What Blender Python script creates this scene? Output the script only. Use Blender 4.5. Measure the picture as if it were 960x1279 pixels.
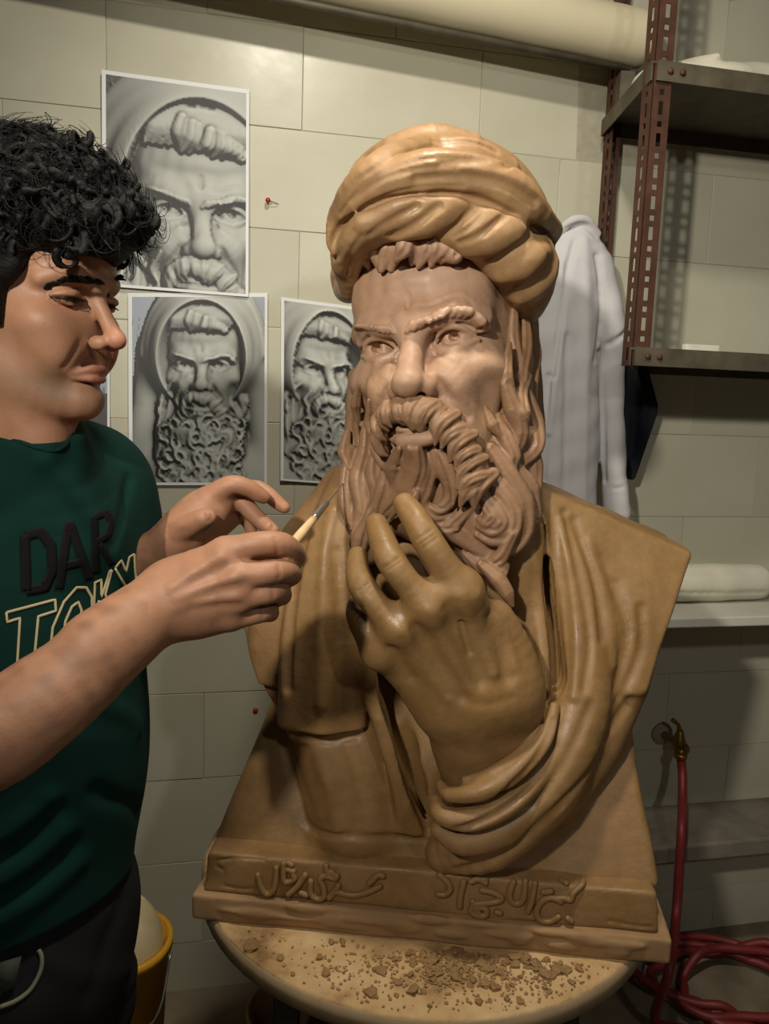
import bpy, bmesh, math, random
import numpy as np
from mathutils import Vector, Matrix
random.seed(7); rng = np.random.default_rng(7)
scene = bpy.context.scene
COL = scene.collection
for o in list(bpy.data.objects): bpy.data.objects.remove(o)

# ------------------------------------------------------------------ camera
FPX, PITCH, ROLL = 1000.0, math.radians(7.9), math.radians(2.07)
CAM = np.array([0.0, 0.0, 1.40])
cp_, sp_, cr_, sr_ = math.cos(PITCH), math.sin(PITCH), math.cos(ROLL), math.sin(ROLL)
FW = np.array([0, cp_, -sp_]); U0 = np.array([0, sp_, cp_]); R0 = np.array([1.0, 0, 0])
RT = cr_ * R0 + sr_ * U0; UP = -sr_ * R0 + cr_ * U0
cam_d = bpy.data.cameras.new('camera'); cam = bpy.data.objects.new('camera', cam_d); COL.objects.link(cam)
cam_d.sensor_fit = 'VERTICAL'; cam_d.sensor_height = 36.0; cam_d.lens = FPX / 1279.0 * 36.0
cam_d.clip_start = 0.02; cam_d.clip_end = 60
m = Matrix.Identity(4)
for i in range(3):
    m[i][0] = RT[i]; m[i][1] = UP[i]; m[i][2] = -FW[i]; m[i][3] = CAM[i]
cam.matrix_world = m
scene.camera = cam

# ------------------------------------------------------------------ world, lights, exposure
w = bpy.data.worlds.new('world'); scene.world = w; w.use_nodes = True
w.node_tree.nodes['Background'].inputs[0].default_value = (1.0, 0.86, 0.68, 1)
w.node_tree.nodes['Background'].inputs[1].default_value = 0.030
def lamp(name, kind, loc, target, size, power, col, cone=None):
    l = bpy.data.lights.new(name, kind); l.energy = power; l.color = col
    if kind == 'AREA': l.shape = 'DISK'; l.size = size
    else: l.shadow_soft_size = size; l.spot_size = math.radians(cone); l.spot_blend = 1.0
    o = bpy.data.objects.new(name, l); COL.objects.link(o)
    d = Vector(target) - Vector(loc)
    o.location = loc; o.rotation_euler = d.to_track_quat('-Z', 'Y').to_euler()
    return o
lamp('work_lamp', 'SPOT', (-0.52, -0.42, 2.02), (0.12, 1.15, 1.60), 0.040, 108.0, (1.0, 0.93, 0.79), 68)
lamp('hanging_lamp', 'AREA', (0.08, 0.66, 2.62), (0.10, 0.80, 1.1), 0.16, 18.0, (1.0, 0.93, 0.79))
lamp('ceiling_lamp', 'AREA', (0.86, -1.00, 2.22), (0.1, 1.6, 1.35), 0.10, 6.0, (0.96, 0.97, 0.92))
scene.view_settings.view_transform = 'Standard'
scene.view_settings.look = 'None'
scene.view_settings.exposure = 0.0
scene.view_settings.gamma = 1.0
scene.view_settings.use_curve_mapping = False

# ------------------------------------------------------------------ pixel -> place
def ray(px, py):
    d = FW + RT * ((px - 480.0) / FPX) + UP * ((639.5 - py) / FPX)
    return d
def Q(px, py, y):                       # point of the pixel's ray at forward distance y
    d = ray(px, py); return CAM + d * (y / d[1])
def proj(p):
    v = np.asarray(p, float) - CAM; z = v @ FW
    return 480 + FPX * (v @ RT) / z, 639.5 - FPX * (v @ UP) / z
def on_z(px, py, z):                    # pixel's ray on the level z
    d = ray(px, py); return CAM + d * ((z - CAM[2]) / d[2])
def on_plane(px, py, p0, n):
    d = ray(px, py); n = np.asarray(n, float)
    return CAM + d * (((np.asarray(p0) - CAM) @ n) / (d @ n))

# ------------------------------------------------------------------ object helpers
def link(o, parent=None):
    COL.objects.link(o)
    if parent is not None: o.parent = parent
    return o
def tag(o, label=None, cat=None, group=None, kind=None):
    if label: o['label'] = label
    if cat: o['category'] = cat
    if group: o['group'] = group
    if kind: o['kind'] = kind
    return o
def empty(name, loc=(0, 0, 0), label=None, cat=None, group=None):
    o = bpy.data.objects.new(name, None); o.empty_display_size = 0.05
    o.location = loc; link(o); tag(o, label, cat, group)
    return o
def mesh_obj(name, verts, faces, mat, parent=None, smooth=True):
    me = bpy.data.meshes.new(name)
    verts = np.asarray(verts, dtype=np.float32)
    if parent is not None: verts = verts - np.array(parent.location, dtype=np.float32)[None]
    if isinstance(faces, np.ndarray) and faces.ndim == 2:
        n = faces.shape[1]
        me.vertices.add(len(verts)); me.vertices.foreach_set('co', verts.ravel())
        me.loops.add(faces.size); me.loops.foreach_set('vertex_index', faces.ravel().astype(np.int32))
        me.polygons.add(len(faces)); me.polygons.foreach_set('loop_start', (np.arange(len(faces)) * n).astype(np.int32))
        me.polygons.foreach_set('loop_total', np.full(len(faces), n, np.int32))
        me.update(calc_edges=True)
    else:
        me.from_pydata([tuple(map(float, v)) for v in verts], [], faces); me.update()
    if smooth: me.polygons.foreach_set('use_smooth', np.ones(len(me.polygons), bool))
    me.materials.append(mat)
    o = bpy.data.objects.new(name, me)
    return link(o, parent)

# ------------------------------------------------------------------ signed-distance clay
class Clay:
    """a block of signed distances that is built up and carved like clay, then meshed"""
    def __init__(s, lo, hi, h):
        s.lo = np.array(lo, np.float32); s.h = h
        s.n = np.ceil((np.array(hi) - s.lo) / h).astype(int) + 1
        s.ax = [s.lo[i] + h * np.arange(s.n[i], dtype=np.float32) for i in range(3)]
        s.D = np.full(s.n, 0.2, np.float32)
    def box(s, lo, hi):
        a = np.clip(np.floor((np.asarray(lo) - s.lo) / s.h).astype(int), 0, s.n)
        b = np.clip(np.ceil((np.asarray(hi) - s.lo) / s.h).astype(int) + 1, 0, s.n)
        if np.any(b <= a): return None
        sl = tuple(slice(a[i], b[i]) for i in range(3))
        X = s.ax[0][sl[0]][:, None, None]; Y = s.ax[1][sl[1]][None, :, None]; Z = s.ax[2][sl[2]][None, None, :]
        return sl, X, Y, Z
    def _apply(s, sl, d, k, op):
        A = s.D[sl]
        if op == 'add':
            if k > 0:
                hh = np.maximum(k - np.abs(A - d), 0) / k
                s.D[sl] = np.minimum(A, d) - hh * hh * (k * 0.25)
            else: s.D[sl] = np.minimum(A, d)
        elif op == 'sub':
            d = -d
            if k > 0:
                hh = np.maximum(k - np.abs(A - d), 0) / k
                s.D[sl] = np.maximum(A, d) + hh * hh * (k * 0.25)
            else: s.D[sl] = np.maximum(A, d)
        elif op == 'int':
            if k > 0:
                hh = np.maximum(k - np.abs(A - d), 0) / k
                s.D[sl] = np.maximum(A, d) + hh * hh * (k * 0.25)
            else: s.D[sl] = np.maximum(A, d)
    def ell(s, c, r, M=None, k=0.0, op='add'):
        c = np.asarray(c, float); r = np.asarray(r, float) * np.ones(3)
        M = np.eye(3) if M is None else np.asarray(M, float)      # columns = axes
        ext = np.sqrt(((M * r[None, :]) ** 2).sum(1)) + k + s.h * 3 + 0.01
        b = s.box(c - ext, c + ext)
        if b is None: return
        sl, X, Y, Z = b
        X = X - c[0]; Y = Y - c[1]; Z = Z - c[2]
        q0 = 0; q1 = 0
        for i in range(3):
            t = (X * M[0, i] + Y * M[1, i] + Z * M[2, i]) / np.float32(r[i])
            q0 = q0 + t * t; t = t / np.float32(r[i]); q1 = q1 + t * t
        q0 = np.sqrt(q0); q1 = np.sqrt(q1) + 1e-6
        d = (q0 * (q0 - 1) / q1).astype(np.float32)
        s._apply(sl, d, k, op)
    def pathdist(s, pts, rad, marg):
        pts = np.asarray(pts, float); rad = np.asarray(rad, float) * np.ones(len(pts))
        rm = rad.max() + marg
        b = s.box(pts.min(0) - rm, pts.max(0) + rm)
        if b is None: return None
        sl, X, Y, Z = b
        out = np.full(s.D[sl].shape, 1.0, np.float32)
        base = [q.start for q in sl]
        for i in range(max(1, len(pts) - 1)):
            p = pts[i]; q = pts[min(i + 1, len(pts) - 1)]
            mx = max(rad[i], rad[min(i + 1, len(pts) - 1)]) + marg
            bb = s.box(np.minimum(p, q) - mx, np.maximum(p, q) + mx)
            if bb is None: continue
            s2, x, y, z = bb
            v = q - p; L2 = float(v @ v) + 1e-12
            x = x - np.float32(p[0]); y = y - np.float32(p[1]); z = z - np.float32(p[2])
            t = np.clip((x * np.float32(v[0]) + y * np.float32(v[1]) + z * np.float32(v[2])) / np.float32(L2), 0, 1)
            dx = x - t * np.float32(v[0]); dy = y - t * np.float32(v[1]); dz = z - t * np.float32(v[2])
            r0 = rad[i]; r1 = rad[min(i + 1, len(pts) - 1)]
            d = np.sqrt(dx * dx + dy * dy + dz * dz) - (np.float32(r0) + t * np.float32(r1 - r0))
            s3 = tuple(slice(s2[j].start - base[j], s2[j].stop - base[j]) for j in range(3))
            np.minimum(out[s3], d, out=out[s3])
        return sl, out
    def path(s, pts, rad, k=0.0, op='add', sub=4):
        pts, rad = spline(pts, rad, sub)
        r = s.pathdist(pts, rad, k + 2.5 * s.h)
        if r is None: return
        s._apply(r[0], r[1], k, op)
    def ridge(s, pts, wid, amp, sub=4):        # soft raised (amp>0) or sunk (amp<0) line
        pts, wd = spline(pts, wid, sub)
        wm = float(np.max(wd))
        r = s.pathdist(pts, np.zeros(len(pts)), 2.6 * wm)
        if r is None: return
        sl, d = r
        s.D[sl] -= np.float32(amp) * np.exp(-(d / np.float32(wm)) ** 2)
    def planes(s, pls, k=0.0, op='add', rnd=0.0):   # convex body: list of (point, outward normal)
        sl = tuple(slice(0, n) for n in s.n)
        X = s.ax[0][:, None, None]; Y = s.ax[1][None, :, None]; Z = s.ax[2][None, None, :]
        d = None
        for p, n in pls:
            n = np.asarray(n, float); n = n / np.linalg.norm(n)
            e = (X * np.float32(n[0]) + Y * np.float32(n[1]) + Z * np.float32(n[2]) - np.float32(np.dot(p, n)))
            if d is None: d = e + np.zeros(s.n, np.float32)
            elif rnd > 0:
                hh = np.maximum(rnd - np.abs(d - e), 0) / rnd
                d = np.maximum(d, e) + hh * hh * (rnd * 0.25)
            else: d = np.maximum(d, e)
        s._apply(sl, d.astype(np.float32), k, op)
    def rbox(s, c, half, M=None, rnd=0.01, k=0.0, op='add'):
        c = np.asarray(c, float); half = np.asarray(half, float); M = np.eye(3) if M is None else np.asarray(M, float)
        ext = (np.abs(M) * half[None, :]).sum(1) + k + 3 * s.h
        b = s.box(c - ext, c + ext)
        if b is None: return
        sl, X, Y, Z = b
        X = X - c[0]; Y = Y - c[1]; Z = Z - c[2]
        o = 0; inn = None
        for i in range(3):
            q = np.abs(X * np.float32(M[0, i]) + Y * np.float32(M[1, i]) + Z * np.float32(M[2, i])) - np.float32(half[i] - rnd)
            o = o + np.maximum(q, 0) ** 2
            inn = q if inn is None else np.maximum(inn, q)
        d = np.sqrt(o) + np.minimum(inn, 0) - np.float32(rnd)
        s._apply(sl, d.astype(np.float32), k, op)
    def sample(s, P):
        g = (np.asarray(P) - s.lo) / s.h
        g = np.clip(g, 0, np.array(s.n) - 1.001)
        i = g.astype(int); f = g - i
        x, y, z = i[:, 0], i[:, 1], i[:, 2]; fx, fy, fz = f[:, 0], f[:, 1], f[:, 2]
        D = s.D; o = 0
        for a in (0, 1):
            for b in (0, 1):
                for c in (0, 1):
                    o = o + D[x + a, y + b, z + c] * (fx if a else 1 - fx) * (fy if b else 1 - fy) * (fz if c else 1 - fz)
        return o
    def hit(s, px, py, default=1.1):             # forward distance y of the clay under a pixel
        d = ray(px, py); d = d / d[1]
        ys = np.arange(s.lo[1], s.ax[1][-1], s.h * 0.7)
        P = CAM[None] + d[None] * ys[:, None]
        hi = s.lo + s.h * (np.array(s.n) - 1)
        ok = np.all((P > s.lo + s.h) & (P < hi - s.h), axis=1)
        v = np.where(ok, s.sample(P), 1.0)
        j = np.argmax(v < 0)
        if v[j] >= 0: return default
        if j == 0: return ys[0]
        t = v[j - 1] / (v[j - 1] - v[j] + 1e-9)
        return ys[j - 1] + t * (ys[j] - ys[j - 1])
    def on(s, pix, off=0.0, default=None):       # pixels -> points on the clay (off > 0: in front of it)
        ys = []
        for p in pix:
            ys.append(s.hit(p[0], p[1], np.nan))
        ys = np.array(ys)
        if np.isnan(ys).any():
            good = ~np.isnan(ys)
            if good.any(): ys = np.interp(np.arange(len(ys)), np.where(good)[0], ys[good])
            else: ys[:] = default if default is not None else 1.1
        offs = [p[2] if len(p) > 2 else 0.0 for p in pix]
        return np.array([Q(p[0], p[1], y - off - o) for p, y, o in zip(pix, ys, offs)])
    def noise(s, amp, scale, seed=0):
        r = np.random.default_rng(seed)
        sl = tuple(slice(0, n) for n in s.n)
        near = np.abs(s.D) < 0.03
        idx = np.argwhere(near); P = idx * s.h
        v = 0
        for i in range(5):
            kx = r.normal(size=3) / scale; v = v + np.sin(P @ kx + r.uniform(0, 6.28))
        s.D[near] += (amp * v / 2.2).astype(np.float32)
    def mesh(s):
        D = s.D.copy()
        D[0] = D[-1] = 0.2; D[:, 0] = D[:, -1] = 0.2; D[:, :, 0] = D[:, :, -1] = 0.2
        S = D < 0
        nx, ny, nz = s.n
        c = S[:-1].astype(np.int8) + S[1:]
        c = c[:, :-1] + c[:, 1:]; c = c[:, :, :-1] + c[:, :, 1:]
        act = np.argwhere((c > 0) & (c < 8)).astype(np.int32)
        vid = np.full((nx - 1, ny - 1, nz - 1), -1, np.int32)
        vid[act[:, 0], act[:, 1], act[:, 2]] = np.arange(len(act))
        cor = [(a, b, e) for a in (0, 1) for b in (0, 1) for e in (0, 1)]
        val = np.stack([D[act[:, 0] + a, act[:, 1] + b, act[:, 2] + e] for a, b, e in cor], 1)
        acc = np.zeros((len(act), 3), np.float32); cnt = np.zeros(len(act), np.float32)
        for i in range(8):
            for j in range(i + 1, 8):
                df = [cor[j][t] - cor[i][t] for t in range(3)]
                if sum(map(abs, df)) != 1: continue
                v0 = val[:, i]; v1 = val[:, j]; mk = (v0 < 0) != (v1 < 0)
                t = np.where(mk, v0 / (v0 - v1 + 1e-12 * (v0 == v1)), 0)
                for q in range(3): acc[:, q] += np.where(mk, cor[i][q] + t * df[q], 0)
                cnt += mk
        V = s.lo[None] + (act + acc / cnt[:, None]) * s.h
        F = []
        for axn in range(3):
            sl0 = [slice(None)] * 3; sl1 = [slice(None)] * 3
            sl0[axn] = slice(0, -1); sl1[axn] = slice(1, None)
            A = S[tuple(sl0)]; B = S[tuple(sl1)]
            e = np.argwhere(A != B).astype(np.int32)
            o1, o2 = [t for t in range(3) if t != axn]
            ok = (e[:, o1] > 0) & (e[:, o2] > 0) & (e[:, o1] < s.n[o1] - 1) & (e[:, o2] < s.n[o2] - 1)
            e = e[ok]; ins = A[e[:, 0], e[:, 1], e[:, 2]]
            def cell(d1, d2):
                q = e.copy(); q[:, o1] += d1; q[:, o2] += d2
                return vid[q[:, 0], q[:, 1], q[:, 2]]
            quad = np.stack([cell(-1, -1), cell(0, -1), cell(0, 0), cell(-1, 0)], 1)
            flip = ins if axn != 1 else ~ins
            quad[~flip] = quad[~flip][:, ::-1]
            F.append(quad)
        F = np.concatenate(F); F = F[(F >= 0).all(1)]
        return V, F
    def build(s, name, mat, parent=None):
        V, F = s.mesh()
        return mesh_obj(name, V, F, mat, parent)

def spline(pts, rad, sub):
    pts = np.asarray(pts, float); n = len(pts)
    rad = np.asarray(rad, float) * np.ones(n)
    if n < 3 or sub <= 1: return pts, rad
    A = np.vstack([2 * pts[0] - pts[1], pts, 2 * pts[-1] - pts[-2]])
    out = []; ro = []
    for i in range(n - 1):
        p0, p1, p2, p3 = A[i:i + 4]
        for t in np.arange(sub) / sub:
            out.append(0.5 * (2 * p1 + (p2 - p0) * t + (2 * p0 - 5 * p1 + 4 * p2 - p3) * t * t + (3 * p1 - p0 - 3 * p2 + p3) * t ** 3))
            ro.append(rad[i] + (rad[i + 1] - rad[i]) * t)
    out.append(pts[-1]); ro.append(rad[-1])
    return np.array(out), np.array(ro)

# ------------------------------------------------------------------ materials
class NT:
    def __init__(s, name):
        s.m = bpy.data.materials.new(name); s.m.use_nodes = True
        s.t = s.m.node_tree; s.b = s.t.nodes['Principled BSDF']
        s.tc = s.t.nodes.new('ShaderNodeTexCoord')
    def n(s, typ, **kw):
        q = s.t.nodes.new('ShaderNode' + typ)
        for k, v in kw.items():
            if k.startswith('i_'):
                key = k[2:]; key = int(key) if key.isdigit() else key
                q.inputs[key].default_value = v
            else: setattr(q, k, v)
        return q
    def l(s, a, b): s.t.links.new(a, b)
    def noise(s, scale, detail=4, rough=0.55, coord='Object'):
        q = s.n('TexNoise'); q.inputs['Scale'].default_value = scale; q.inputs['Detail'].default_value = detail
        q.inputs['Roughness'].default_value = rough
        s.l(s.tc.outputs[coord], q.inputs['Vector']); return q
    def ramp(s, src, stops):
        r = s.n('ValToRGB'); el = r.color_ramp.elements
        while len(el) < len(stops): el.new(0.5)
        for e, (p, c) in zip(el, stops):
            e.position = p; e.color = (*c, 1) if len(c) == 3 else c
        s.l(src, r.inputs[0]); return r
    def bump(s, src, strength, dist=0.01, prev=None):
        b = s.n('Bump'); b.inputs['Strength'].default_value = strength; b.inputs['Distance'].default_value = dist
        s.l(src, b.inputs['Height'])
        if prev is not None: s.l(prev.outputs[0], b.inputs['Normal'])
        return b
def srgb(r, g, b):
    f = lambda c: (c / 255 / 12.92) if c / 255 <= 0.04045 else ((c / 255 + 0.055) / 1.055) ** 2.4
    return (f(r), f(g), f(b))
def mat_plain(name, col, rough=0.6, metal=0.0, var=0.12, scale=30, bump=0.0, spec=0.5):
    t = NT(name); n = t.noise(scale)
    d = tuple(max(0, c * (1 - var)) for c in col); u = tuple(min(1, c * (1 + var)) for c in col)
    r = t.ramp(n.outputs['Fac'], [(0.3, d), (0.7, u)])
    t.l(r.outputs[0], t.b.inputs['Base Color'])
    t.b.inputs['Roughness'].default_value = rough; t.b.inputs['Metallic'].default_value = metal
    t.b.inputs['Specular IOR Level'].default_value = spec
    if bump:
        b = t.bump(n.outputs['Fac'], bump, 0.004); t.l(b.outputs[0], t.b.inputs['Normal'])
    return t.m
def mat_clay(name, c1, c2, c3, rough=0.52):
    t = NT(name)
    n1 = t.noise(7, 5, 0.6); n2 = t.noise(60, 4, 0.6); n3 = t.noise(230, 3, 0.6)
    r = t.ramp(n1.outputs['Fac'], [(0.30, c1), (0.52, c2), (0.72, c3)])
    r2 = t.ramp(n2.outputs['Fac'], [(0.3, (0.82, 0.82, 0.82)), (0.7, (1.1, 1.1, 1.1))])
    mx = t.n('MixRGB', blend_type='MULTIPLY'); mx.inputs[0].default_value = 0.7
    t.l(r.outputs[0], mx.inputs[1]); t.l(r2.outputs[0], mx.inputs[2]); t.l(mx.outputs[0], t.b.inputs['Base Color'])
    n4 = t.noise(16, 3, 0.5)
    rr = t.ramp(n4.outputs['Fac'], [(0.35, (rough - 0.14,) * 3), (0.6, (rough + 0.1,) * 3)])
    t.l(rr.outputs[0], t.b.inputs['Roughness'])
    b1 = t.bump(n2.outputs['Fac'], 0.22, 0.004); b2 = t.bump(n3.outputs['Fac'], 0.12, 0.001, b1)
    t.l(b2.outputs[0], t.b.inputs['Normal'])
    t.b.inputs['Specular IOR Level'].default_value = 0.45
    return t.m
QUAL = 1.0      # voxel multiplier
# ================================================================== the room
YAW = math.radians(12.4)
WN = np.array([math.sin(YAW), -math.cos(YAW), 0.0]); WU = np.array([math.cos(YAW), math.sin(YAW), 0.0])
WP = Q(310, 220, 1.75); WP[2] = 0.0
def Wp(s, z, off=0.0): return WP + WU * s + WN * off + np.array([0, 0, z])
def wall_sz(px, py, off=0.0):
    p = on_plane(px, py, WP + WN * off, WN); return float((p - WP) @ WU), float(p[2])
def pix_off(px, py, off): return on_plane(px, py, WP + WN * off, WN)
WM = np.stack([WU, -WN, [0, 0, 1]], 1)            # along, into the wall, up
def frame(loc, M=WM):
    m = Matrix.Identity(4)
    for i in range(3):
        for j in range(3): m[i][j] = M[i, j]
        m[i][3] = loc[i]
    return m
def box_bm(bm, lo, hi, M=None, bev=0.0):
    lo = np.array(lo, float); hi = np.array(hi, float)
    r = bmesh.ops.create_cube(bm, size=1.0)
    vs = r['verts']
    for v in vs: v.co = Vector(tuple((lo + hi) / 2 + (hi - lo) * np.array(v.co)))
    if bev > 0:
        es = list({e for v in vs for e in v.link_edges})
        q = bmesh.ops.bevel(bm, geom=es, offset=bev, segments=2, affect='EDGES', profile=0.5)
        vs = list({v for f in q['faces'] for v in f.verts} | {v for v in vs if v.is_valid})
    if M is not None:
        seen = set()
        allv = set(vs)
        for v in allv: v.co = M @ v.co
    return vs
def bm_obj(name, bm, mat, parent=None, smooth=False, world=None):
    me = bpy.data.meshes.new(name); bm.normal_update(); bm.to_mesh(me); bm.free()
    me.materials.append(mat)
    if smooth: me.polygons.foreach_set('use_smooth', np.ones(len(me.polygons), bool))
    o = bpy.data.objects.new(name, me); link(o, parent)
    if world is not None: o.matrix_world = world
    return o
def box_obj(name, lo, hi, mat, parent=None, bev=0.0, M=None):
    bm = bmesh.new(); box_bm(bm, lo, hi, M, bev)
    o = bm_obj(name, bm, mat, None)
    if parent is not None: set_parent(o, parent)
    return o
def wmat(o):
    return (wmat(o.parent) @ o.matrix_parent_inverse @ o.matrix_basis) if o.parent else o.matrix_basis.copy()
def set_parent(o, parent):                 # keep the world placement; the parents here are unrotated empties or meshes
    o.parent = parent; o.matrix_parent_inverse = wmat(parent).inverted()
    return o
def tube(name, pts, rad, mat, parent=None, seg=12, sub=6, caps=True, world_parent=True):
    P, R = spline(pts, rad, sub); P = np.asarray(P); n = len(P)
    T = np.gradient(P, axis=0); T /= np.linalg.norm(T, axis=1)[:, None] + 1e-9
    up = np.array([0, 0, 1.0]) if abs(T[0][2]) < .9 else np.array([1.0, 0, 0])
    V = []; F = []
    nrm = np.cross(T[0], up); nrm /= np.linalg.norm(nrm)
    for i in range(n):
        nrm = nrm - T[i] * (nrm @ T[i]); nrm /= np.linalg.norm(nrm) + 1e-9
        bn = np.cross(T[i], nrm)
        for j in range(seg):
            a = 2 * math.pi * j / seg
            V.append(P[i] + R[i] * (math.cos(a) * nrm + math.sin(a) * bn))
    for i in range(n - 1):
        for j in range(seg):
            F.append((i * seg + j, i * seg + (j + 1) % seg, (i + 1) * seg + (j + 1) % seg, (i + 1) * seg + j))
    if caps:
        F.append(tuple(range(seg - 1, -1, -1))); F.append(tuple((n - 1) * seg + j for j in range(seg)))
    o = mesh_obj(name, V, F, mat, None)
    if parent is not None: set_parent(o, parent)
    return o
def lathe(name, prof, axis_o, axis_d, mat, parent=None, seg=32, smooth=True):   # prof: (radius, along)
    d = np.asarray(axis_d, float); d = d / np.linalg.norm(d)
    a = np.cross(d, [0, 0, 1.0]) if abs(d[2]) < .9 else np.array([1.0, 0, 0])
    a -= d * (a @ d); a /= np.linalg.norm(a); b = np.cross(d, a)
    V = []; F = []
    for r, t in prof:
        for j in range(seg):
            q = 2 * math.pi * j / seg
            V.append(np.asarray(axis_o) + d * t + r * (math.cos(q) * a + math.sin(q) * b))
    for i in range(len(prof) - 1):
        for j in range(seg):
            F.append((i * seg + j, i * seg + (j + 1) % seg, (i + 1) * seg + (j + 1) % seg, (i + 1) * seg + j))
    F.append(tuple(range(seg - 1, -1, -1))); F.append(tuple((len(prof) - 1) * seg + j for j in range(seg)))
    o = mesh_obj(name, V, F, mat, None, smooth)
    if parent is not None: set_parent(o, parent)
    return o

def mat_tile():
    t = NT('glazed_cream_tile')
    oi = t.n('ObjectInfo')
    n = t.noise(3.5, 4); r = t.ramp(n.outputs['Fac'], [(0.3, srgb(188, 184, 162)), (0.7, srgb(200, 196, 176))])
    hs = t.n('HueSaturation'); mp = t.n('MapRange'); mp.inputs['To Min'].default_value = 0.94; mp.inputs['To Max'].default_value = 1.04
    t.l(oi.outputs['Random'], mp.inputs['Value']); t.l(mp.outputs[0], hs.inputs['Value']); t.l(r.outputs[0], hs.inputs['Color'])
    sp = t.noise(120, 2, .5); sr = t.ramp(sp.outputs['Fac'], [(0.70, (1, 1, 1)), (0.76, (.72, .66, .56))])
    mx = t.n('MixRGB', blend_type='MULTIPLY'); mx.inputs[0].default_value = .35
    t.l(hs.outputs[0], mx.inputs[1]); t.l(sr.outputs[0], mx.inputs[2]); t.l(mx.outputs[0], t.b.inputs['Base Color'])
    rn = t.noise(9, 3); rr = t.ramp(rn.outputs['Fac'], [(0.3, (.28,) * 3), (0.7, (.40,) * 3)]); t.l(rr.outputs[0], t.b.inputs['Roughness'])
    b = t.noise(14, 3); bp = t.bump(b.outputs['Fac'], .12, .004); t.l(bp.outputs[0], t.b.inputs['Normal'])
    return t.m
TILE = mat_tile()
GROUT = mat_plain('grout', srgb(170, 164, 145), .9, 0, .1, 60)
wall = box_obj('wall_back', (-2.0, 0.0018, 0), (2.6, 0.12, 2.9), GROUT, None, 0, None)
wall.matrix_world = frame(WP)
tag(wall, 'cream glazed tile wall in running bond behind the sculptor and bust', 'wall', kind='structure')
def build_tiles():
    hz, wd = 0.2037, 0.389
    s0, z0 = wall_sz(310, 156)                       # a bed joint
    sj, _ = wall_sz(378, 100)                        # an upright joint in the row above it
    th, g = .010, .0013
    bm = bmesh.new(); box_bm(bm, (g / 2, 0.0, g / 2), (wd - g / 2, th + .004, hz - g / 2), None, .0010)
    me = bpy.data.meshes.new('tile'); bm.to_mesh(me); bm.free(); me.materials.append(TILE)
    i0 = -int(z0 / hz) - 1
    r = np.random.default_rng(3)
    for i in range(i0, i0 + 16):
        zz = z0 + i * hz
        if zz > 2.75: break
        off = sj + (0.0 if i % 2 == 0 else wd / 2)
        for k in range(-6, 7):
            a = off + k * wd
            if a < -1.9 or a + wd > 2.5: continue
            o = bpy.data.objects.new('tile', me); COL.objects.link(o); o.parent = wall
            o.matrix_parent_inverse = Matrix.Identity(4)
            o.location = (a, r.uniform(-.0006, .0006), zz)
            o.rotation_euler = (r.normal(0, .003), 0, r.normal(0, .003))
build_tiles()
FLOORM = mat_plain('dusty_concrete_floor', srgb(126, 112, 92), .85, 0, .25, 9, .3)
floor = box_obj('floor', (-3.2, -2.6, -.12), (3.4, 2.9, 0.0), FLOORM)
tag(floor, 'dusty brownish concrete floor of the workshop', 'floor', kind='structure')

# ---- low stone ledge along the wall
STONE = mat_plain('worn_grey_stone', srgb(112, 104, 92), .8, 0, .3, 12, .4)
sl, zl = wall_sz(850, 1003)
fd = on_z(850, 1057, zl); ld = float((fd - WP) @ WN)
lg = empty('stone_ledge', Wp(sl, 0), 'worn grey stone ledge low on the wall under the brass tap', 'ledge')
o = box_obj('ledge_top', (-.30, -ld, zl - .045), (1.5, -.002, zl), STONE, None, .006); o.matrix_world = frame(Wp(sl, 0)); set_parent(o, lg)
for a in (-.28, 1.3):
    o = box_obj('support', (a, -ld + .05, 0), (a + .12, -.002, zl - .045), STONE, None, .004); o.matrix_world = frame(Wp(sl, 0)); set_parent(o, lg)

# ---- wall shelf with pale cloth on the right
PALE = mat_plain('pale_cloth', srgb(198, 192, 174), .9, 0, .06, 14, .15)
SHELFW = mat_plain('white_painted_board', srgb(196, 194, 180), .6, 0, .06, 10)
pf = pix_off(900, 771, .30); zs = float(pf[2]); ss = float((pf - WP) @ WU)
sf = empty('white_wall_shelf', Wp(ss, zs), 'white wall shelf carrying a pale rolled cloth beside the bust shoulder', 'shelf')
o = box_obj('shelf_board', (-.42, -.30, zs - .022), (.85, -.002, zs), SHELFW, None, .003); o.matrix_world = frame(Wp(ss, 0)); set_parent(o, sf)
for a in (-.25, .55):
    o = box_obj('bracket', (a, -.20, zs - .16), (a + .02, -.002, zs - .022), SHELFW, None, .002); o.matrix_world = frame(Wp(ss, 0)); set_parent(o, sf)
def bolster():
    a = pix_off(800, 722, .16); b = pix_off(944, 716, .16)
    C = Clay(np.minimum(a, b) - .12, np.maximum(a, b) + .12, .005)
    a[2] = b[2] = zs + .043
    C.path([a, (a + b) / 2, b], [.042, .043, .040], 0, sub=3)
    C.ridge([a + WN * .03 + np.array([0, 0, .03]), b + WN * .03 + np.array([0, 0, .030])], .006, -.004)
    C.ridge([a + WN * .040 + np.array([0, 0, -.012]), b + WN * .036 + np.array([0, 0, -.016])], .005, -.004)
    C.noise(.0015, .03, 2)
    o = C.build('cloth_roll', PALE)
    tag(o, 'pale rolled cloth lying on the white wall shelf', 'cloth roll')
bolster()

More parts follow.
